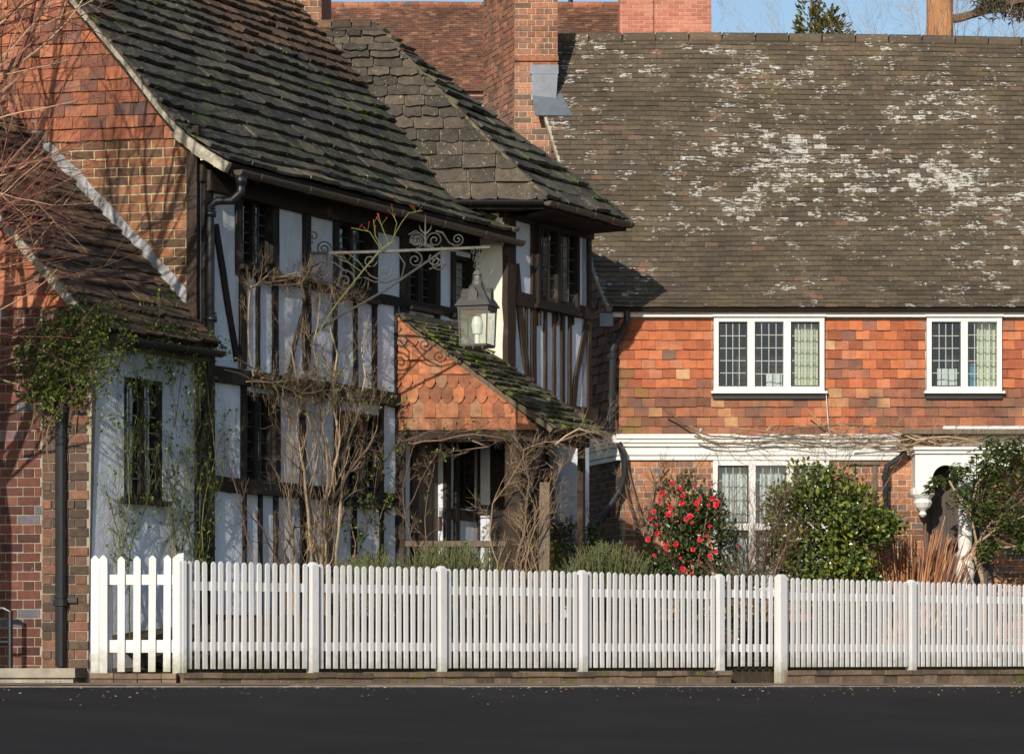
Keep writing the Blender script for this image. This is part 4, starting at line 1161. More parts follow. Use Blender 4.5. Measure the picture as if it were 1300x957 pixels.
mb = MB(); half_gutter(mb, CF.pt(-.06, zE+.118, .15), CF.pt(cR, zE+.110, .15), .03, brk=1.8); mb.build('gutter', M['black'], cot)
# lead hopper corner and downpipe
mb = MB(); h = CF.pt(-.16, zE-.02, .10); hx = Fr(h, (1, 0))
mb.box(hx, -.10, .06, zE-.14, zE+.02, -.1, .08); mb.build('lead_corner', M['lead'], cot)
mb = MB(); q = CF.off(.13)
pipe(mb, [CF.pt(.07, zE+.05, .15), CF.pt(.07, zE-.08, .15), q.hit(786, 426), q.hit(778, 445), q.hit(776, 530), q.hit(770, 548)], .042, [q.hit(777, 452), q.hit(776, 520)])
mb.build('downpipe', M['black'], cot, smooth=False)
mb = MB(); pipe(mb, [q.hit(785, 562), q.hit(792, 575), q.hit(793, 600), q.hit(788, 622), q.hit(758, 668)], .04)
mb.build('downpipe', M['black'], cot)
mb = MB(); pipe(mb, [q.hit(1150, 573), q.hit(1143, 580), q.hit(1126, 592), q.hit(1124, 604), q.hit(1124, 700), q.hit(1124, 790)], .036, [q.hit(1124, 606)]); mb.build('downpipe', M['black'], cot)
# sill beam above ground window to the right
m = MB(); m.box(CF, CF.u(1072), CF.u(1116), CF.uv(1100, 590)[1], CF.uv(1100, 586)[1], 0, .03); m.box(CF, CF.u(1108), CF.u(1113), 3.0, CF.uv(1100, 591)[1], 0, .02); m.build('trellis_batten', M['timber_grey'], cot)
m = MB()
for x in (1160,):
    pass
m.box(CF, CF.u(1142), cR, CF.uv(1200, 553)[1], CF.uv(1200, 547)[1], -.01, .30); m.build('hood_board', M['timber_grey'], cot)
# door hood
m = MB(); hf = CF.off(.02)
u0, u1 = CF.u(1155), CF.u(1290); vt_ = CF.uv(1200, 571)[1]
m.box(CF, u0-.02, u1, vt_-.035, vt_-.002, -.01, .53); m.box(CF, u0, u1-.02, vt_-.08, vt_-.037, -.01, .495)
# front arch board with semicircular opening
F2 = CF.off(.46); ac = CF.u(1194); ar_ = .165; av = CF.uv(1194, 612)[1]
n = 14
for i in range(n):
    t0, t1 = math.pi*i/n, math.pi*(i+1)/n
    a0, b0 = ac-ar_*math.cos(t0), av+ar_*math.sin(t0)*1.1; a1, b1 = ac-ar_*math.cos(t1), av+ar_*math.sin(t1)*1.1
    m.poly(F2, [(a0, b0), (a1, b1), (a1, vt_-.082), (a0, vt_-.082)], -.05, 0)
m.box(F2, u0+.01, ac-ar_, av-.12, vt_-.082, -.05, 0); m.box(F2, ac+ar_, CF.u(1232), av-.0, vt_-.082, -.05, 0)
# second arch to the right
ac2 = CF.u(1254); 
for i in range(n):
    t0, t1 = math.pi*i/n, math.pi*(i+1)/n
    a0, b0 = ac2-.2*math.cos(t0), av+.2*math.sin(t0); a1, b1 = ac2-.2*math.cos(t1), av+.2*math.sin(t1)
    m.poly(F2, [(a0, b0), (a1, b1), (a1, vt_-.082), (a0, vt_-.082)], -.05, 0)
m.build('door_hood', M['white'], cot)
m = MB(); c = F2.pt(CF.u(1167), 0, -.12); bz = lambda y: CF.uv(1167, y)[1]
m.box(F2, CF.u(1157), CF.u(1178), bz(622), bz(578), -.46, -.002)
m.lathe(c, [(.02, bz(658)), (.05, bz(655)), (.035, bz(651)), (.09, bz(646)), (.12, bz(640)), (.10, bz(636)), (.15, bz(630)), (.155, bz(624)), (.12, bz(621))], 12)
m.build('hood_corbel', M['white'], cot, smooth=False)
m = MB(); c = CF.pt(CF.u(1217)+.02, 0, .42); bz = lambda y: P(1217, y, 38.8).z
m.lathe(c, [(.115, bz(800)), (.115, bz(740)), (.10, bz(736)), (.12, bz(728)), (.11, bz(715)), (.085, bz(712)), (.125, bz(705)), (.085, bz(698)), (.09, bz(660)), (.075, bz(640)), (.075, bz(625)), (.10, bz(618)), (.08, bz(612)), (.08, vt_-.15)], 16)
m.build('hood_column', M['white'], cot, smooth=False)
m = MB(); u0, u1, v0, v1 = DR
m.box(CF, u0, u0+.07, v0, v1, -.14, -.03); m.box(CF, u1-.07, u1, v0, v1, -.14, -.03)
m.box(CF, u0+.07, u1-.07, v0, v1, -.18, -.10)
for a, b in ((.12, .30), (.34, .52), (.56, .74)):
    m.box(CF, u0+a, u0+b, v0+.15, v0+.8, -.10, -.085); m.box(CF, u0+a, u0+b, v0+.9, v1-.15, -.10, -.085)
m.build('door', M['door'], cot)
# wires on the tile hanging
m = MB(); m.tube([CF.pt(W1[1]+.02, W1[2], .05), CF.pt(W1[1]+.05, zC1+.1, .06)], .006, 4)
for x in (886, 1051):
    u, v = CF.uv(x, 548); m.tube([CF.pt(u-.03, v-.02, .12), CF.pt(u, v-.06, .13), CF.pt(u+.03, v+.03, .12)], .012, 5)
m.build('wire_hook', M['white'], cot)
# chimney stack on the gable end
CH = Fr(P(653, HZ, 41.8), (1, 0)); CHL = Fr(CH.o+sdir*1.4, -sdir)
def chim(fr, u0, u1, v0, v1, mat, mort, name, parent, seed, bw=.225, th=.1, hdr=True, right=None):
    wall(fr, v0, v1, u0, u1 if right is None else right, (), th, -.008).build(name+'_core', mort, parent)
    mb = MB(); field(mb, frS(fr, -.008), gr_rows(v0, v1-.01, .0765), intervals(u0, u1 if right is None else right), bw, .009, 0, .012, .001, flat=True, cj=.001, seed=seed, hdr=hdr)
    return mb.build(name, mat, parent)
cw = CH.u(708); cb = CH.u(700); zf = CH.uv(680, 84)[1]; zl = CHL.uv(640, 115)[1]
chim(CH, 0, cb, 2.0, zf, M['brick_chim_low'], M['mortar'], 'chimney_breast', cot, 81)
chim(CHL, 0, 1.4, 2.0, zl, M['brick_chim_low'], M['mortar'], 'chimney_breast', cot, 82)
chim(CH, 0, cw, zf, 13.2, M['brick_chim'], M['mortar'], 'chimney_stack', cot, 83)
chim(CHL, 0, 1.4, zl, 13.2, M['brick_chim'], M['mortar'], 'chimney_stack', cot, 84)
m = MB(); q = Fr(CH.o, (1, 0))
m.box(Fr(CH.o, (1, 0)), 0.005, cw-.004, 9.6, 13.15, -1.3, -.11); m.box(Fr(CH.o, (1, 0)), .11, cb-.01, 2.0, 9.6, -1.3, -.11); m.build('chimney_core', M['brick_chim_low'], cot)
z_ = CH.uv(680, 78)[1]; m = MB(); m.box(CH, -.0, cw+.01, z_, z_+.065, -.02, .03, .5); m.build('chimney_band', M['brick_chim'], cot)
m = MB(); za, zb = CH.uv(690, 128)[1], CH.uv(690, 86)[1]
m.box(CH, CH.u(673), CH.u(709), zb-.09, zb+.03, .002, .03); m.poly(CH, [(CH.u(675), za), (CH.u(706), za), (CH.u(708), zb-.088), (CH.u(675), zb-.088)], .0, .025)
pA = S6(CH.u(700)+CH.o.x-eo.x, (V(0, CH.o.y-.28, 0)-V(0, eo.y, 0)).y/up6.y, .02)
pB = S6(CH.u(727)+CH.o.x-eo.x, (CH.o.y-.28-eo.y)/up6.y, .02); pC = S6(CH.u(712)+CH.o.x-eo.x, (CH.o.y+.02-eo.y)/up6.y, .02); pD = S6(CH.u(676)+CH.o.x-eo.x, (CH.o.y+.0-eo.y)/up6.y, .05)
pE = S6(CH.u(679)+CH.o.x-eo.x, (CH.o.y-.28-eo.y)/up6.y, .03)
v = [pE, pB, pC, pD]; m.add(v+[w+n6*.012 for w in v], [(3,2,1,0),(4,5,6,7),(0,1,5,4),(1,2,6,5),(2,3,7,6),(3,0,4,7)])
m.build('lead_flashing', M['lead'], cot)
m = MB(); p = P(703, 224, 40.2); m.lathe(p-Z*.08, [(.07, 0), (.08, .08), (.05, .12), (.0, .14)], 10); m.build('white_vent_cap', M['white'], cot)

# ================================================================= BACKGROUND HOUSE
bg = empty('distant_house', V(-1, 63, 2), 'large house with red tiled roof and tall brick chimneys behind the cottages', 'house')
bz0 = P(600, 121, 62).z; BF = Fr((0, 62), (1, 0))
ux = lambda x, z=62: (x-650)/F*z
wall(BF, 1.9, bz0, -9, ux(800), [(ux(592), ux(608), bz0-.75, bz0-.18)], .25, -.3).build('wall', M['white'], bg)
leaded(BF.off(-.3), (ux(592), ux(608), bz0-.75, bz0-.18), bg, 1, M['white'], .03, False, -.03, 2, 2, .1, .03)
m = MB(); m.box(BF, -9, ux(800), bz0-.02, bz0+.07, -.3, .0); m.build('gutter', simple('pink_gutter', (.34,.17,.15), .5), bg)
sl = V(0, 2.15, 2.12).normalized(); nb_ = V(1, 0, 0).cross(sl)
SB, _u = planeS(V(0, 61.9, bz0+.05), V(1, 0, 0), nb_, .02)
rb = 0.
for i in range(400):
    p = SB(0, rb, 0)
    if HZ-(p.z-EYE)/p.y*F < 8: break
    rb += .01
mb = MB(); field(mb, SB, gr_rows(0, rb, .075), lambda a, b: [(-9, ux(800))], .14, .007, .3, .003, .003, cj=.003, seed=91)
mb.build('tiled_roof', M['red_roof'], bg)
m = MB(); a = -9.
while a < ux(800): p = SB(a, rb, 0); m.tube([p, p+V(.3,0,0)], .08, 8, R.random()); a += .31
m.build('ridge_tiles', M['brick_chim'], bg)
r0, r1 = SB(-9, rb, -.01), SB(ux(800), rb, -.01); m = MB(); e0_, e1_ = SB(-9, 0, -.01), SB(ux(800), 0, -.01)
m.add([e0_, e1_, r1, r0, r0+V(0, 3, -3), r1+V(0, 3, -3)], [(0,1,2,3),(3,2,5,4)]); m.build('roof_boarding', M['undertile'], bg)
BC = Fr((0, 61.5), (1, 0))
for x0, x1, sd in ((787, 829.5, 92), (830.5, 903, 93)):
    chim(BC, ux(x0, 61.5), ux(x1, 61.5), 2, 17, M['brick_pink'], M['mortar'], 'chimney', bg, sd, hdr=False)
m = MB(); m.box(BC, ux(787, 61.5), ux(903, 61.5), 2, 16.9, -1.0, -.11); m.build('chimney_core', M['brick_pink'], bg)
m = MB(); p = SB(ux(727), rb, 0); m.tube([p, p+Z*.5], .05, 8); m.build('vent_pipe', M['black'], bg)
# small stack above the stone roof
SC = Fr((0, 41), (1, 0)); ul = (376-650)/F*41; ur = (408-650)/F*41; zz = P(400, 24, 41).z
chim(SC, ul, ur, 8.5, zz+1.6, M['brick_chim'], M['mortar'], 'rear_chimney', house, 95)
SD = Fr((ur, 41), (-.2, -1)); SD = Fr((ur+.1, 41.5), (-.2, -1))
m = MB(); m.hexa([V(ur+.002,41.0,8.5), V(ur+.10,41.5,8.5), V(ul,41.5,8.5), V(ul,41.1,8.5), V(ur+.002,41.0,zz+1.55), V(ur+.10,41.5,zz+1.55), V(ul,41.5,zz+1.55), V(ul,41.1,zz+1.55)]); m.build('rear_chimney_side', M['brick_chim_low'], house)

# ================================================================= LANTERN AND BRACKET
BRo = T.hit(391, HZ)+nT*.05; BR = Fr(BRo, (1, -.12))
br = empty('lantern_bracket', BR.pt(0, BR.uv(392, 440)[1], 0), 'ornate wrought iron bracket with scrolls carrying the lantern', 'bracket')
def bp(x, y, w=0): u, v = BR.uv(x, y); return BR.pt(u, v, w)
m = MB()
m.tube([bp(391, 322), bp(470, 320), bp(622, 314)], .017, 6); m.build('bar', M['iron_light'], br)
m = MB(); m.tube([bp(391, 428), bp(430, 402), bp(490, 368), bp(560, 320)], .013, 6); m.build('stay', M['iron'], br)
def spiral(m, cx, cy, r, turns, a0, sg=1, th=.0075, tail=None):
    pts = []; n = int(26*turns)
    for i in range(n+1):
        t = i/n; a = a0+sg*t*turns*2*math.pi; rr = r*(1-.86*t); pts.append(bp(cx+rr*math.cos(a), cy+rr*math.sin(a)*1.0))
    if tail: pts = [bp(*q) for q in tail]+pts
    m.tube(pts, th, 5)
m = MB()
spiral(m, 529, 306, 9, 1.5, math.pi*.5, -1, tail=[(541, 312), (538, 296), (530, 292)][:0] or None)
spiral(m, 529, 305, 10, 1.6, -.3, -1, tail=[(540, 314), (540, 306)])
spiral(m, 552, 305, 10, 1.6, math.pi+.3, 1, tail=[(541, 314), (541, 306)])
spiral(m, 581, 304, 8, 1.6, math.pi*.6, -1, tail=[(553, 294), (562, 296), (570, 308), (577, 312)])
m.tube([bp(553, 293), bp(562, 295), bp(570, 308), bp(578, 312)], .007, 5)
m.tube([bp(519, 298), bp(528, 293), bp(537, 300)], .007, 5)
spiral(m, 527, 330, 10, 1.6, math.pi*1.5, 1); spiral(m, 552, 330, 8, 1.4, math.pi*1.3, -1)
spiral(m, 556, 334, 10, 1.3, 0, 1, tail=[(545, 342)])
spiral(m, 488, 345, 9, 1.5, 0, 1, tail=[(500, 337)])
spiral(m, 438, 357, 14, 1.7, math.pi*1.4, 1, th=.010); spiral(m, 411, 316, 10, 1.8, 0, -1); spiral(m, 408, 346, 9, 1.8, 0, 1)
spiral(m, 398, 300, 8, 1.4, math.pi*.5, 1, th=.006); spiral(m, 470, 331, 9, 1.4, 0, 1)
m.tube([bp(*q) for q in ((420, 322), (438, 328), (449, 342), (450, 362), (438, 380), (420, 387), (403, 380))], .009, 5)
m.tube([bp(*q) for q in ((440, 320), (455, 332), (470, 350), (490, 359), (510, 352), (514, 335), (505, 322))], .009, 5)
m.tube([bp(*q) for q in ((450, 354), (462, 352), (475, 358), (492, 359))], .008, 5)
m.tube([bp(*q) for q in ((395, 340), (408, 333), (425, 334), (436, 342))], .008, 5)
m.build('scrollwork', M['iron'], br)
m = MB(); m.tube([bp(540, 312), bp(540, 290), bp(540, 272)], [.012, .010, .002], 6)
for s in (-1, 1): m.tube([bp(540, 298), bp(540+s*6, 292), bp(540+s*8, 286)], [.012, .009, .002], 5)
m.build('finial', M['iron'], br)
m = MB(); m.tube([bp(391, 276), bp(391, 300), bp(391, 322), bp(391, 440)], [.012, .02, .02, .012], 6)
for k in range(18): 
    y = 292+k*6; m.tube([bp(388, y), bp(394, y+3)], .012, 5)
m.build('wall_bar', M['iron'], br)
# lantern
lw_ = BR.hit(606, 330); lz = lambda y: P(606, y, lw_.y).z
lan = empty('lantern', V(lw_.x, lw_.y, lz(442)), 'square iron and glass lantern with pitched top hanging from the scrolled bracket', 'lantern')
ang = math.radians(-17)   # plan rotation
lf = [Vector((math.cos(ang), math.sin(ang), 0)), Vector((-math.sin(ang), math.cos(ang), 0))]
LC = V(lw_.x, lw_.y, 0)
def lp(a, b, z): return LC + lf[0]*a + lf[1]*b + Z*z
# right face visible => rotate so +a side faces right/camera
def sqring(m, h0, h1, z0, z1): 
    m.hexa([lp(-h0,-h0,z0), lp(h0,-h0,z0), lp(h0,h0,z0), lp(-h0,h0,z0), lp(-h1,-h1,z1), lp(h1,-h1,z1), lp(h1,h1,z1), lp(-h1,h1,z1)])
hw = .160; hb = .146
m = MB()
for sx in (-1, 1):
    for sy in (-1, 1):
        m.tube([lp(sx*hb, sy*hb, lz(439)), lp(sx*hw, sy*hw, lz(390))], .012, 4)
for q0, q1 in (((-1,-1),(1,-1)), ((1,-1),(1,1)), ((1,1),(-1,1)), ((-1,1),(-1,-1))):
    m.tube([lp(q0[0]*hb, q0[1]*hb, lz(439)), lp(q1[0]*hb, q1[1]*hb, lz(439))], .012, 4)
sqring(m, hw+.005, hw+.012, lz(396), lz(389))
m.build('body_frame', M['iron'], lan)
m = MB(); sqring(m, hb, hb, lz(441), lz(440)+.003)
for (a, b) in ((-1, -1), (1, -1), (0, -1)): m.lathe(lp(a*hb*.7, b*hb, 0), [(.002, lz(446)), (.014, lz(443)), (.008, lz(440))], 6)
m.build('base', M['iron'], lan)
m = MB()
e = .006
m.add([lp(-hb, -hb+e, lz(438)), lp(hb, -hb+e, lz(438)), lp(hw, -hw+e, lz(396)), lp(-hw, -hw+e, lz(396))], [(0,1,2,3)])
m.add([lp(hb-e, -hb, lz(438)), lp(hb-e, hb, lz(438)), lp(hw-e, hw, lz(396)), lp(hw-e, -hw, lz(396))], [(0,1,2,3)])
m.add([lp(hb, hb-e, lz(438)), lp(-hb, hb-e, lz(438)), lp(-hw, hw-e, lz(396)), lp(hw, hw-e, lz(396))], [(0,1,2,3)])
m.add([lp(-hb+e, hb, lz(438)), lp(-hb+e, -hb, lz(438)), lp(-hw+e, -hw, lz(396)), lp(-hw+e, hw, lz(396))], [(0,1,2,3)])
m.build('glass', M['lantern_glass'], lan)
m = MB(); sqring(m, hw+.035, hw-.0, lz(390), lz(382)); sqring(m, hw-.002, .05, lz(382)+.001, lz(362))
m.build('top', M['iron'], lan)
m = MB()
for (ax, ay) in ((0, -1), (1, 0), (0, 1), (-1, 0)):
    a = V(ax, ay, 0); c = lf[0]*ax+lf[1]*ay; t = lf[0]*(-ay)+lf[1]*ax
    b = LC+c*(.137)+Z*lz(384)
    vs = [b-t*.05+c*.03, b+t*.05+c*.03, b+t*.05+c*.03+Z*.09, b+c*.03+Z*.15, b-t*.05+c*.03+Z*.09]; vs += [v-c*.10 for v in vs]
    m.add(vs, [(0,1,2,3,4),(9,8,7,6,5),(2,1,6,7),(3,2,7,8),(4,3,8,9),(0,4,9,5)])
m.build('gablet', M['iron'], lan)
m = MB(); m.lathe(V(LC.x, LC.y, 0), [(.05, lz(364)), (.055, lz(358)), (.04, lz(356)), (.042, lz(350)), (.055, lz(349)), (.03, lz(344)), (.0, lz(343))], 10); m.build('cowl', M['iron_light'], lan)
m = MB()
for sx in (-1, 1):
    p0 = lp(sx*.10, 0, lz(372)); p1 = V(LC.x+sx*.012, LC.y, lz(345)); p2 = V(LC.x+sx*.03-.02, LC.y, lz(317))
    for a, b, nl in ((p0, p1, 5), (p1, p2, 6)):
        for k in range(nl):
            c0 = a.lerp(b, k/nl); c1 = a.lerp(b, (k+1)/nl); d = (c1-c0); s = V(1,0,0) if k % 2 else V(0,1,0)
            ring = [c0-d*.1, c0+d*.3+s*.014, c0+d*.8+s*.014, c1+d*.1, c0+d*.8-s*.014, c0+d*.3-s*.014, c0-d*.1]
            m.tube(ring, .0045, 4)
m.build('chain', M['iron'], lan)
m = MB(); m.lathe(V(LC.x, LC.y, 0), [(.03, lz(438)), (.03, lz(425)), (.05, lz(424)), (.065, lz(412)), (.045, lz(402)), (.02, lz(400))], 12); m.build('bulb', simple('frosted_bulb', (.75,.75,.68), .4, .5), lan)

# ================================================================= PLANTS
def rv(): return Vector((R.gauss(0, 1), R.gauss(0, 1), R.gauss(0, 1))).normalized()
def leaf(mb, p, d, n, L, W, r=None, fold=.25):
    d = d.normalized(); s = d.cross(n)
    if s.length < 1e-3: s = d.orthogonal()
    s.normalize(); nn = s.cross(d)
    m1 = p + d*L*.33; m2 = p+d*L*.7
    vs = [p, m1+s*W*.5+nn*W*fold, m2+s*W*.42+nn*W*fold, p+d*L-nn*L*.08, m2-s*W*.42+nn*W*fold, m1-s*W*.5+nn*W*fold, m1, m2]
    mb.add(vs, [(0,6,1),(1,6,7,2),(2,7,3),(0,5,6),(5,4,7,6),(4,3,7)], R.random() if r is None else r)
def bud(mb, p, r):
    mb.lathe(p, [(.0, -r), (r, 0), (0, r)], 5)
def grow(mb, p, d, L, r, lev, tips=None, kids=3, wander=.22, spread=.7, grav=.0, up=.05, shrink=.62, tap=.55, seg=None, keep=None, flat=None, sides=None):
    """one bare branch with side branches"""
    n = seg or max(3, int(L/.16)); pts = [p.copy()]; rad = [r]; d = d.normalized(); st = L/n
    for i in range(n):
        d = (d + rv()*wander + Z*(up-grav)).normalized()
        if flat is not None: d = (d - flat.n*d.dot(flat.n)*.75).normalized()
        q = pts[-1]+d*st
        if flat is not None:
            w = (q-flat.o).dot(flat.n)
            if w < .03: q += flat.n*(.03-w)
            if w > .42: q -= flat.n*(w-.42)
        if keep and not keep(q): d = (d*.2 + rv()*.5); q = pts[-1]+d.normalized()*st*.4
        pts.append(q); rad.append(r*lerp(1, tap, (i+1)/n))
    mb.tube(pts, rad, sides or (6 if r > .02 else 4 if r > .005 else 3), R.random(), cap=False)
    if tips is not None:
        for k in range(1, len(pts)): tips.append((pts[k], (pts[k]-pts[k-1]).normalized(), lev))
    if lev > 0:
        m_ = kids if not callable(kids) else kids(lev)
        for _ in range(m_):
            t = R.uniform(.25, 1); i = min(n, max(1, int(t*n)))
            dd = (pts[i]-pts[i-1]).normalized(); s = rv(); s = (s-dd*s.dot(dd)).normalized()
            grow(mb, pts[i], (dd+s*spread).normalized(), L*shrink*R.uniform(.7, 1.15), max(.0014, rad[i]*R.uniform(.5, .7)), lev-1, tips, kids, wander, spread, grav, up, shrink, tap, None, keep, flat)

# ---- bare twiggy tree at the far left, in front of the annex
tz = 28.4
def tree_left():
    t = empty('bare_tree', P(-120, HZ, tz)*1.0, 'leafless reddish twigs of a tree reaching in from the far left', 'tree')
    b = V(P(-150, HZ, tz).x, tz, 1.55)
    m = MB(); m.tube([b, b+V(.05, 0, 1.2), b+V(.1, .05, 2.4), b+V(.0, .1, 3.3)], [.13, .11, .09, .08], 10); m.build('trunk', M['stem_dark'], t)
    m = MB(); 
    starts = [((-150, 500), (1, -.25, .75)), ((-140, 430), (1, .1, .55)), ((-140, 380), (1, -.2, .4)), ((-150, 350), (1, .2, .9)), ((-130, 300), (1, 0, .5)), ((-120, 250), (1, .1, .7)), ((-130, 200), (1, -.1, .35)),
              ((-120, 140), (1, .1, .5)), ((-120, 90), (1, 0, .3)), ((-140, 330), (1, -.1, .15)), ((-110, 60), (1, .2, .5)), ((-120, 270), (1, 0, .1)), ((-150, 150), (.8, 0, 1))]
    for (px, d) in starts:
        p = P(px[0], px[1], tz+R.uniform(-.3, .3))
        m.tube([V(b.x+.05, tz, min(p.z-.3, b.z+3.2)), p], [.035, .022], 6, .3)
        grow(m, p, V(*d), 1.4, .018, 3, None, 3, .13, .62, 0, .03, .62, .5)
    for k in range(22):
        p = P(R.uniform(-150, -60), R.uniform(20, 470), tz+R.uniform(-.4, .5)); grow(m, p, V(1, R.uniform(-.25, .3), R.uniform(-.05, .8)), R.uniform(1.1, 1.6), .013, 3, None, 3, .12, .6, 0, .03, .62, .45)
    for k, (h, d) in enumerate(((3.6, (.1, .1, 1)), (4.2, (.5, .2, 1)), (4.6, (-.3, .2, 1)), (5.0, (.2, -.5, 1)))):
        grow(m, V(b.x, b.y+.1, h), V(*d), 4.2, .06, 4, None, 4, .10, .55, 0, .05, .6, .45)
    m.tube([V(b.x, b.y+.1, 3.2), V(b.x, b.y+.1, 5.1)], [.08, .06], 8)
    m.build('branches', M['stem_red'], t)
tree_left()

# ---- climbers on walls
def wall_climber(name, fr, stems, mat, label, leafy=None, leafmat_=None, lsize=.04, lev=2, kids=3, wander=.2, thick=.018, L=1.4, ldens=.3, cat='climber', spread=.8, woff=.12, shrink=.62, up=.05, group=None, sub=3):
    base = fr.hit(*stems[0][0]); base = V(base.x, base.y, gnd(base.x, base.y))+fr.n*woff
    t = empty(name, base, label, cat, group)
    m = MB(); tips = []
    for s in stems:
        pts = [fr.hit(*q)+fr.n*(woff*R.uniform(.6, 1.2)) for q in s]
        if s[0][1] > 675: g_ = pts[0].copy(); g_.z = gnd(g_.x, g_.y)-.05; pts = [g_]+pts
        # refine with wander
        fine = [pts[0]]
        for a, b in zip(pts, pts[1:]):
            k = max(2, int((b-a).length/.18))
            for i in range(1, k+1): fine.append(a.lerp(b, i/k)+rv()*.018*(i < k))
        n = len(fine); rad = [thick*lerp(1, .35, i/(n-1)) for i in range(n)]
        m.tube(fine, rad, 6, R.random())
        for i in range(2, n, 1):
            for _k in range(int(kids*.45+R.random())):
                dd = (fine[i]-fine[i-1]).normalized(); q = rv(); q = (q-dd*q.dot(dd)).normalized()
                dd = (fine[i]-fine[i-1]).normalized(); q = rv(); q = (q-dd*q.dot(dd)).normalized()
                grow(m, fine[i], (dd+q*spread).normalized(), L*.36*R.uniform(.4, 1.2), min(.008, rad[i]*.5), lev-1, tips, sub, wander, spread, 0, up, shrink, .4, flat=fr)
    m.build('stems', mat, t)
    if leafy:
        m = MB()
        for (p, d, l) in tips:
            if R.random() < ldens:
                for _ in range(leafy):
                    q = (d*.5+rv()).normalized(); leaf(m, p+rv()*.01, q, (rv()+V(0,-.3,1)).normalized(), lsize*R.uniform(.7, 1.3), lsize*.6)
        if m.v: m.build('foliage', leafmat_ or M['leaf_ivy'], t)
    return t, tips
# green-stemmed rose on the annex plaster
wall_climber('climbing_rose', T, [[(140, 700), (137, 660), (139, 600), (132, 545), (140, 500)], [(142, 700), (150, 640), (150, 580), (165, 520), (160, 470)], [(146, 700), (160, 650), (158, 600), (152, 560)], [(150, 700), (168, 660), (176, 610), (172, 560), (185, 500)]],
    M['stem_green'], 'green-stemmed climber at the left of the annex window', 1, M['leaf_ivy'], .04, 3, 4, .14, .008, 1.2, .07, up=.12)
wall_climber('climbing_rose', T, [[(212, 700), (208, 650), (210, 600), (205, 560), (215, 500), (225, 450)], [(222, 700), (228, 640), (240, 590), (236, 530), (232, 455)], [(232, 700), (226, 660), (222, 600), (240, 540)], [(248, 700), (244, 640), (262, 580), (258, 520), (248, 470)], [(240, 700), (256, 650), (270, 610), (276, 560)], [(205, 700), (198, 665), (204, 640)]],
    M['stem_green'], 'green-stemmed climber between the annex window and the oak corner post', 1, M['leaf_ivy'], .045, 3, 5, .15, .008, 1.2, .07, up=.12)
# leafy climber along the annex eave
wall_climber('evergreen_climber', T.off(.08), [[(118, 470), (125, 430), (150, 425), (190, 440), (235, 445), (262, 452)], [(118, 440), (160, 445), (205, 430), (240, 438)], [(125, 455), (140, 480), (170, 470), (200, 460), (230, 480)], [(165, 450), (180, 425), (190, 400)]],
    M['stem_green'], 'thin leafy climber trailing under the annex eave above its window', 2, M['leaf_ivy'], .036, 3, 4, .24, .007, .95, .24, up=-.05)
wall_climber('evergreen_climber', GA.off(.06), [[(-30, 490), (10, 465), (50, 455), (100, 448), (125, 440)], [(-20, 450), (30, 440), (80, 440), (112, 432)], [(60, 490), (75, 465), (70, 440), (90, 415)], [(0, 480), (30, 490), (60, 480), (100, 485)], [(92, 540), (95, 495), (85, 455)], [(20, 428), (60, 420), (105, 418)], [(-20, 470), (20, 455), (60, 465), (110, 462)], [(70, 600), (66, 550), (74, 500)], [(40, 560), (50, 520), (45, 480)]],
    M['stem_dark'], 'dense evergreen climber over the brick end wall of the annex', 3, M['leaf_ivy'], .036, 3, 6, .26, .010, 1.0, .42, up=-.04)
# bare climbers on the timber wall
wall_climber('bare_climber', T, [[(395, 705), (400, 640), (405, 590), (398, 545), (400, 500), (388, 440), (392, 380)], [(405, 705), (412, 650), (410, 600), (418, 560), (412, 510), (420, 450), (405, 400)], [(385, 705), (378, 650), (372, 600), (366, 550), (372, 500), (360, 440)], [(415, 700), (420, 640), (428, 580), (440, 530), (452, 480), (450, 440)], [(400, 690), (380, 640), (390, 580), (380, 520)], [(408, 640), (430, 600), (455, 570), (470, 545)], [(360, 705), (356, 640), (362, 580), (358, 520)]],
    M['stem_tan'], 'thick tan leafless climber rising the full height of the timbered wall', None, None, lev=3, kids=5.4, wander=.26, thick=.021, L=1.35, spread=.95)
wall_climber('bare_climber', T.off(.04), [[(312, 478), (306, 420), (304, 370), (325, 352), (360, 352), (400, 360), (428, 376)], [(304, 365), (340, 358), (380, 352), (410, 362), (430, 382)], [(335, 355), (370, 345), (400, 350)], [(330, 362), (365, 362), (395, 372)]],
    M['stem_tan'], 'tangle of dry climber stems along the rail under the first upper windows', None, None, lev=3, kids=8.5, wander=.38, thick=.011, L=.85, spread=1.0)
wall_climber('bare_climber', T.off(.05), [[(272, 470), (310, 482), (350, 492), (400, 500), (450, 508), (480, 512)], [(290, 455), (330, 478), (375, 490), (420, 505)], [(300, 485), (350, 485), (395, 480), (440, 500)], [(320, 480), (370, 500), (420, 495)]],
    M['stem_tan'], 'tangle of climber stems along the middle beam of the timbered wall', 1, M['leaf_ivy'], .04, 3, 8.0, .38, .010, .85, .05, spread=1.0)
wall_climber('bare_climber', T, [[(310, 705), (300, 660), (290, 625), (285, 600)], [(340, 705), (320, 670), (300, 640), (292, 622)], [(350, 700), (365, 670), (390, 660), (410, 640)]],
    M['stem_dark'], 'low branching climber at the foot of the wall left of the thick tan climber', None, None, lev=3, kids=3, wander=.2, thick=.014, L=1.0)
wall_climber('bare_climber', T, [[(445, 705), (455, 680), (462, 650), (470, 600), (490, 570), (500, 545)], [(470, 705), (468, 660), (480, 640)], [(440, 690), (430, 650), (440, 610)]],
    M['stem_dark'], 'small climber with a few green shoots under the window left of the porch', 2, M['leaf_ivy'], .045, 3, 3.5, .24, .010, .9, .12)
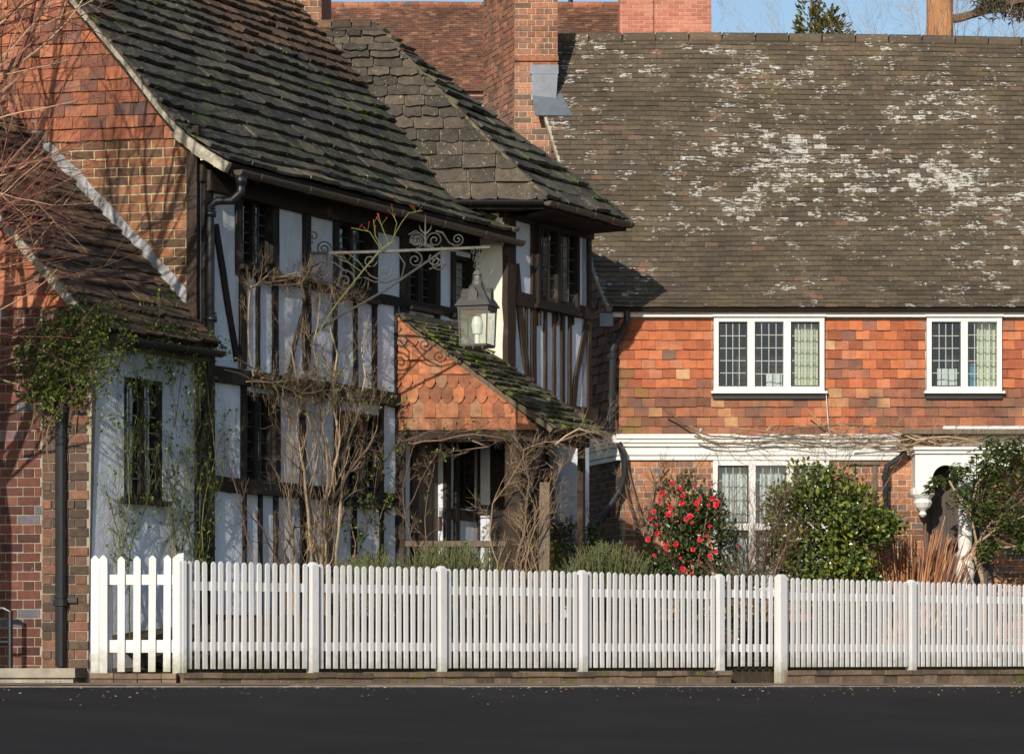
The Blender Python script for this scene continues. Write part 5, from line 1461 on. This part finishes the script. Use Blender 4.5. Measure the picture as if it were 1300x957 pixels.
# rose tips with red buds above the bracket
t = empty('rose_shoots', bp(440, 400), 'rose shoots tipped with tiny red buds above the iron bracket', 'climber'); m = MB(); tips = []
for s in ([(395, 440), (425, 390), (462, 345), (485, 318), (500, 306)], [(485, 318), (470, 295), (447, 290)], [(486, 316), (477, 300), (475, 280)], [(498, 306), (510, 285), (520, 272), (536, 268)], [(494, 310), (486, 290), (480, 272)], [(500, 304), (505, 284), (500, 274)], [(460, 346), (445, 335), (432, 330)]):
    pts = [bp(x, y, .05+R.uniform(-.03, .03)) for x, y in s]; m.tube(pts, [.0085 if s[0][0] == 395 else .0042]*len(pts), 5, .6); tips.append(pts[-1])
    if s[0][0] != 395:
        for _ in range(3): 
            q = pts[-2].lerp(pts[-1], R.random()); e = q+V(R.uniform(-.08, .08), 0, R.uniform(.04, .12)); m.tube([q, e], .003, 3, .4); tips.append(e)
m.build('stems', M['stem_green'], t); m = MB()
for e in tips: m = MB(); bud(m, e, .0095); m.build('bud', M['petal'], t)
# porch climber
CP = PC.off(.12)
wall_climber('porch_climber', CP, [[(528, 705), (516, 660), (512, 620), (522, 580), (530, 555)], [(516, 650), (535, 610), (560, 570)], [(522, 565), (560, 560), (600, 552), (640, 558)], [(515, 560), (545, 548), (590, 548), (650, 545)], [(545, 705), (540, 660), (545, 620), (552, 590)], [(600, 560), (620, 568), (590, 572)]],
    M['stem_dark'], 'bare climber framing the left opening of the tiled porch', 1, M['leaf_ivy'], .04, 3, 3.0, .26, .010, .8, .08)
wall_climber('porch_climber', CP, [[(632, 715), (622, 680), (626, 640), (645, 615), (660, 590), (665, 572), (690, 562), (725, 558)], [(662, 715), (672, 680), (682, 650), (692, 625)], [(668, 715), (680, 670), (694, 640), (710, 600), (715, 580)], [(655, 715), (668, 660), (672, 610), (668, 580)], [(715, 560), (740, 552), (760, 545)], [(705, 565), (735, 545), (755, 550)]],
    M['stem_tan'], 'bare tan climber winding up the corner post of the porch', None, None, lev=3, kids=4.2, wander=.26, thick=.0115, L=.95)
# bare stems at the left edge of the right cottage
wall_climber('bare_climber', CF, [[(820, 705), (805, 660), (792, 610), (783, 560), (778, 500), (772, 440)], [(826, 705), (812, 650), (798, 600), (790, 565)], [(815, 700), (822, 650), (830, 610), (845, 590)], [(818, 690), (840, 640), (835, 600)]],
    M['stem_dark'], 'leggy bare climber at the left corner of the tile-hung cottage', None, None, lev=2, kids=2.2, wander=.15, thick=.022, L=.9)
wall_climber('bare_climber', CF.off(.06), [[(840, 520), (870, 540), (900, 555), (950, 558), (1000, 552), (1050, 556), (1110, 552), (1160, 548)], [(880, 555), (920, 565), (980, 560), (1040, 568), (1090, 562)], [(1000, 545), (1060, 540), (1120, 545), (1180, 560), (1230, 565)], [(1080, 570), (1130, 562), (1180, 555), (1240, 558), (1290, 552)], [(1120, 575), (1160, 570), (1200, 568), (1250, 575)], [(1020, 520), (1050, 545), (1090, 560)], [(930, 545), (990, 552), (1060, 560), (1130, 556)], [(1100, 560), (1150, 566), (1210, 572), (1270, 568)], [(1130, 548), (1160, 560), (1200, 556), (1245, 565), (1300, 560)], [(1140, 570), (1175, 558), (1215, 562), (1255, 556)], [(1125, 562), (1165, 574), (1205, 560), (1240, 572)], [(1150, 552), (1190, 566), (1230, 560)]],
    M['stem_tan'], 'bare wisteria trained along the white cornice of the tile-hung cottage', None, None, lev=3, kids=4.6, wander=.26, thick=.0125, L=.9, woff=.20, sub=2)

# ---- shrubs
def shrub(name, px, py_top, z, rx, mat, label, n=2600, ls=.07, lw=.55, cat='shrub', ry=None, lean=0., stemmat=None, base_px=None, shape=1.0, bare=0, holes=.35, zbase=None, clump=26, core=0.):
    cx = P(px, HZ, z).x; zb = gnd(cx, z) if zbase is None else zbase; zt = P(px, py_top, z).z
    H = zt-zb; ry = ry or rx*.85
    t = empty(name, V(cx, z, zb), label, cat)
    m = MB(); tips = []
    for k in range(7):
        a = R.uniform(0, 6.28); d = V(math.cos(a)*.5*rx/H*1.4, math.sin(a)*.5*ry/H*1.4, 1)
        grow(m, V(cx+R.uniform(-.08, .08), z+R.uniform(-.08, .08), zb-.03), d, H*.85, .016, 3, tips, 3, .12, .6, 0, .06, .6, .4)
    m.build('branches', stemmat or M['stem_dark'], t)
    m = MB(); cl = []
    for _ in range(clump):
        while True:
            q = V(R.uniform(-1, 1), R.uniform(-1, 1), R.uniform(-1, 1))
            if q.length < 1 and q.length > .35: break
        cl.append((V(cx+q.x*rx, z+q.y*ry, zb+H*(.53+.45*q.z)), R.uniform(.13, .26)*min(1.5, max(.8, rx/.6))))
    for i in range(n):
        c, r_ = R.choice(cl); q = rv()*r_*(R.random()**.45); p = c+q
        if p.z < zb+.02: continue
        out = (p-V(cx, z, zb+H*.5)).normalized()
        d = (out*.7+rv()*.8+V(0,0,-.1)).normalized(); leaf(m, p, d, (out+Z*.7+rv()*.6).normalized(), ls*R.uniform(.7, 1.25), ls*lw)
    m.build('foliage', mat, t)
    return t, cl, (cx, z, zb, H)
t, cl, _i = shrub('camellia', 870, 612, 36.0, .53, M['leaf_cam'], 'dark-leaved camellia covered in red flowers left of the narrow gate', 4200, .07, .5, clump=80)
m = MB()
def flower(m, c, r):
    f = (V(-.1, -1, .25)+rv()*.55).normalized(); a = f.orthogonal().normalized(); b = f.cross(a)
    for ring, (rr, nn, lift) in enumerate(((1., 7, .25), (.6, 5, .7))):
        for k in range(nn):
            th = 2*math.pi*(k+R.random()*.4)/nn; d = a*math.cos(th)+b*math.sin(th)
            leaf(m, c+f*.01*ring, (d+f*lift).normalized(), f, r*rr, r*rr*.85, R.random(), .1)
for (x, y) in ((838, 620), (833, 630), (842, 650), (828, 650), (852, 662), (870, 653), (868, 668), (888, 640), (890, 632), (876, 672), (866, 625), (901, 665), (896, 685), (860, 690), (850, 686), (826, 684), (828, 712), (866, 720), (904, 628), (900, 615), (860, 640), (843, 612), (912, 640), (838, 675), (885, 625), (856, 708), (944, 692), (893, 652), (872, 700), (845, 638), (857, 650), (880, 655), (862, 660), (903, 650), (835, 662), (848, 700), (884, 690), (892, 710), (876, 735), (910, 735), (905, 700), (822, 655), (868, 612), (855, 618)):
    z = 36.0-.56*math.sqrt(max(.02, 1-((x-870)/52)**2))-.05
    m = MB(); flower(m, P(x+R.gauss(0, 6), y+R.gauss(0, 6), z), R.uniform(.020, .042)); m.build('flower', M['petal'], t)
shrub('camellia', 940, 712, 35.6, .22, M['leaf_cam'], 'low leafy camellia growth just behind the narrow gate', 500, .08, .5, clump=8)
shrub('evergreen_bush', 1055, 578, 37.0, .70, M['leaf'], 'large glossy green bush in front of the cottage, right of the bare shrub', 8500, .075, .55, clump=95)
shrub('laurel_bush', 742, 650, 37.6, .42, M['leaf_bay'], 'green bush in the shaded corner between the porch and the brick cottage', 1700, .06, .5, clump=16)
shrub('hedge_bush', 690, 668, 36.9, .20, leafmat('yellow_green_leaf', [(0, (.08,.10,.02)), (1, (.25,.24,.04))], .4), 'small yellow-green bush seen under the porch rail', 600, .05, .6, clump=8, zbase=2.2)
# bare shrub
t = empty('bare_shrub', V(P(962, HZ, 36.5).x, 36.5, gnd(P(962, HZ, 36.5).x, 36.5)), 'leafless twiggy shrub between the red camellia and the green bush', 'shrub')
m = MB()
for k in range(12):
    a = R.uniform(0, 6.28); cx = P(952, HZ, 36.5).x
    grow(m, V(cx+R.uniform(-.1, .1), 36.5+R.uniform(-.1, .1), gnd(cx, 36.5)), V(math.cos(a)*.16-.05, math.sin(a)*.2, 1), 1.3, .011, 3, None, 5, .15, .55, 0, .05, .6, .4)
m.build('branches', M['stem_dark'], t)
# dry canes
t = empty('dry_canes', V(P(1155, HZ, 37.6).x, 37.6, 2.0), 'clump of dry orange-brown canes in front of the cottage downpipe', 'plant'); m = MB()
for k in range(300):
    x = R.gauss(1154, 15); z = 37.6+R.uniform(-.2, .2); p = P(x, HZ, z); p.z = gnd(p.x, z); d = V((x-1152)/90+R.uniform(-.08, .08), R.uniform(-.12, .12), 1)
    L = R.uniform(.9, 1.5); pts = [p]
    for i in range(4): d = (d.normalized()+rv()*.05); pts.append(pts[-1]+d.normalized()*L/4)
    m.tube(pts, [.011, .0105, .010, .008, .004], 4, R.random(), cap=False)
for s in (((1183, 735), (1208, 682)), ((1190, 738), (1204, 690)), ((1178, 735), (1200, 655))): m.tube([P(*s[0], 37.5), P(*s[1], 37.5)], .006, 5, .95)
m.build('canes', M['stem_orange'], t)
# small tree by the door
tx = P(1247, HZ, 38.0).x; tb = V(tx, 38.0, gnd(tx, 38.0))
t = empty('small_tree', tb, 'small multi-stemmed evergreen tree in front of the cottage door', 'tree')
m = MB(); q = lambda x, y, z=38.0: P(x, y, z); 
tr = [[tb, q(1247, 735), q(1243, 705), q(1236, 670), q(1228, 640)], [q(1247, 735), q(1235, 700), q(1252, 672), q(1275, 640)], [tb+V(-.1, 0, 0), q(1230, 740), q(1222, 710, 38.5), q(1240, 690), q(1270, 668), q(1300, 655)], [q(1236, 670), q(1222, 640), q(1205, 610)], [q(1230, 655), q(1240, 615), q(1260, 590)], [q(1252, 690), q(1275, 695), q(1310, 690)]]
for i, s in enumerate(tr): m.tube(s, [lerp(.026, .010, k/(len(s)-1)) if i < 3 else .013 for k in range(len(s))], 7, .8)
m.build('trunk', M['stem_tan'], t)
m = MB(); lm = MB(); cl = []
for (x, y, r_) in ((1188, 618, .07), (1215, 600, .12), (1240, 590, .18), (1265, 585, .18), (1290, 590, .2), (1225, 630, .16), (1250, 615, .2), (1280, 615, .2), (1305, 610, .2), (1240, 650, .17), (1265, 645, .18), (1290, 650, .18), (1270, 668, .13), (1300, 672, .14), (1265, 570, .12), (1295, 565, .14), (1330, 600, .25), (1345, 640, .25), (1290, 695, .10), (1255, 700, .07), (1310, 700, .1)):
    for k in range(3): cl.append((P(x+R.uniform(-10, 10), y+R.uniform(-8, 8), 38.0+R.uniform(-.35, .3)), r_))
for i in range(3900):
    c, r_ = R.choice(cl); p = c+rv()*r_*R.random()**.4; d = (V(R.gauss(0, 1), R.gauss(0, 1), -.25)).normalized(); leaf(lm, p, d, (Z+rv()*.5).normalized(), R.uniform(.06, .10), .032)
for c, r_ in cl[::2]:
    src = P(1247, 670, 38.0); mid = src.lerp(c, .5)+rv()*.08; m.tube([src.lerp(c, .15), mid, c], [.010, .007, .004], 4, .5)
m.build('branches', M['stem_dark'], t); lm.build('crown', M['leaf_bay'], t)
# lavender / rosemary
def lav(x0, x1, ytop, z, label, n=700, zb=None):
    xm = (x0+x1)/2; c = P(xm, HZ, z); zb_ = gnd(c.x, z)
    t = empty('rosemary_bush', V(c.x, z, zb_), label, 'shrub'); m = MB(); lm = MB()
    for k in range(n):
        x = R.uniform(x0, x1); zz = z+R.uniform(-.3, .35); e = 1-((x-xm)/((x1-x0)/2))**2
        H = (P(x, ytop, zz).z-zb_)*(.70+.3*max(0, e))*R.uniform(.78, 1.05)
        p = P(x, HZ, zz); p.z = zb_-.02; d = V(R.uniform(-.35, .35), R.uniform(-.35, .35), 1).normalized(); pts = [p+Z*H*.45]
        for i in range(3): d = (d+rv()*.12).normalized(); pts.append(pts[-1]+d*H*.19)
        m.tube(pts, .0035, 3, R.random(), cap=False)
        rnd = R.random()
        for i in range(14):
            t_ = R.random()*2.99; a = pts[int(t_)].lerp(pts[int(t_)+1], t_ % 1); leaf(lm, a, (d+rv()*.8).normalized(), rv(), .035, .009, min(1, max(0, rnd+R.uniform(-.2, .2))))
    m.build('stems', M['stem_green'], t); lm.build('foliage', M['leaf_lav'], t)
lav(425, 512, 700, 32.6, 'grey-green rosemary bush behind the fence, left of the porch opening', 320)
lav(508, 632, 688, 33.0, 'grey-green rosemary bush behind the fence in front of the porch', 620)
lav(718, 822, 688, 35.4, 'grey-green rosemary bush left of the red camellia', 600)
lav(440, 500, 702, 31.9, 'low grey-green rosemary bush nearest the fence post, left of the porch', 160)

# background trees
def bgtree(name, x0, ztop_px, z, label, mat, kind):
    c = P(x0, HZ, z); b = V(c.x, z, 1.42); t = empty(name, b, label, 'tree'); m = MB(); lm = MB()
    if kind == 'pine':
        r0 = 17.5/F*z
        m.tube([b, V(c.x+.05, z, 8), V(c.x, z, 16), V(c.x+.1, z, 22)], [r0*1.25, r0*1.08, r0*.97, r0*.6], 16); m.build('trunk', M['bark_pine'], t)
        m = MB(); tips = []
        for k, (dx_, h, L) in enumerate(((1, 15.5, 2.6), (1, 16.6, 3.0), (1, 17.8, 2.6), (.9, 16.0, 2.4), (-1, 18.6, 2.4), (-.6, 20, 2.2), (.5, 20.5, 2.2), (0, 21.5, 1.6))):
            grow(m, V(c.x, z, h), V(dx_, R.uniform(-.4, .4), .05), L, .10, 2, tips, 5, .15, .7, .02, 0, .5, .4)
        for p, d, l in tips:
            if l < 2:
                for _ in range(16): leaf(lm, p+rv()*.16, (rv()+Z*.3).normalized(), rv(), R.uniform(.1, .17), .03)
        m.build('branches', M['stem_dark'], t); lm.build('crown', mat, t)
    elif kind == 'conifer':
        zt = P(x0, ztop_px, z).z
        m.tube([b, V(c.x, z, zt)], [.16, .02], 8); m.build('trunk', M['stem_dark'], t)
        for i in range(1900):
            h = R.random()**.8; hz = lerp(zt, 3, h); rr = (.07+.5*(zt-hz)**.55*.6)*math.sqrt(R.random()); a = R.uniform(0, 6.28)
            k = 1+.35*math.sin(a*3+hz*2.3)
            p = V(c.x+rr*k*math.cos(a), z+rr*k*math.sin(a), hz+rr*.35); o_ = V(math.cos(a), math.sin(a), .7)
            for _ in range(4): leaf(lm, p+rv()*.07, (o_+rv()*.5).normalized(), rv(), R.uniform(.10, .18), .05)
        lm.build('crown', mat, t)
    else:
        m.tube([b, V(c.x, z, 6), V(c.x+.2, z, 11)], [.14, .11, .07], 8); m.build('trunk', M['stem_dark'], t)
        m = MB()
        for k in range(kind): 
            grow(m, V(c.x+.15, z, R.uniform(8.5, 11)), V(R.uniform(-.7, .7), R.uniform(-.4, .4), 1), 4.0, .03, 4, None, 4, .12, .55, 0, .04, .6, .35)
        m.build('branches', mat, t)
bgtree('pine_tree', 1193, 0, 66, 'tall pine with a thick orange trunk rising behind the roof ridge', M['leaf_pine'], 'pine')
bgtree('conifer_tree', 1030, -4, 62, 'olive-green conifer top showing above the roof ridge', M['leaf_cypress'], 'conifer')
bgtree('conifer_tree', 1056, 16, 61, 'lower tip of a second olive conifer just right of the taller one', M['leaf_cypress'], 'conifer')
bgtree('bare_tree', 955, 0, 70, 'distant bare sapling against the sky left of the conifer', M['stem_tan'], 5)
bgtree('bare_tree', 1135, 0, 60, 'bare branches against the sky between the conifer and the pine', M['stem_tan'], 7)
bgtree('bare_tree', 1275, 0, 64, 'bare tree crossing the pine branches at the top right corner', M['stem_dark'], 6)

# ================================================================= CAMERA, LIGHT
cam = bpy.data.cameras.new('camera'); co = bpy.data.objects.new('camera', cam); COL.objects.link(co)
co.location = CAM; co.rotation_euler = (math.radians(90), 0, 0)
cam.sensor_width = 36; cam.lens = 36*F/1300; cam.shift_y = (HZ-478.5)/1300; cam.clip_end = 1000; cam.clip_start = .5
scene.camera = co
SUN_EL = math.radians(23); hx_, hy_ = -.320, -.947
w = bpy.data.worlds.new('World'); scene.world = w; w.use_nodes = True; nt = w.node_tree
sky = nt.nodes.new('ShaderNodeTexSky'); sky.sky_type = 'NISHITA'; sky.sun_disc = False; sky.sun_elevation = SUN_EL; sky.sun_rotation = math.atan2(hx_, hy_) % (2*math.pi)
sky.air_density = 1.0; sky.dust_density = .6; sky.ozone_density = 1.5
nt.links.new(sky.outputs[0], nt.nodes['Background'].inputs[0]); nt.nodes['Background'].inputs[1].default_value = .12
sl_ = bpy.data.lights.new('sun', 'SUN'); sl_.energy = 4.7; sl_.angle = math.radians(.5); sl_.color = (1, .91, .78)
so = bpy.data.objects.new('sun', sl_); COL.objects.link(so)
tow = V(hx_*math.cos(SUN_EL), hy_*math.cos(SUN_EL), math.sin(SUN_EL)); so.rotation_euler = tow.to_track_quat('Z', 'Y').to_euler(); so.location = (-10, -10, 20)
for o in bpy.data.objects:
    if '_L' in o: del o['_L']
vs_ = scene.view_settings; vs_.view_transform = 'Standard'; vs_.look = 'None'; vs_.exposure = 0; vs_.gamma = 1
print('verts', sum(len(o.data.vertices) for o in bpy.data.objects if o.type == 'MESH'))
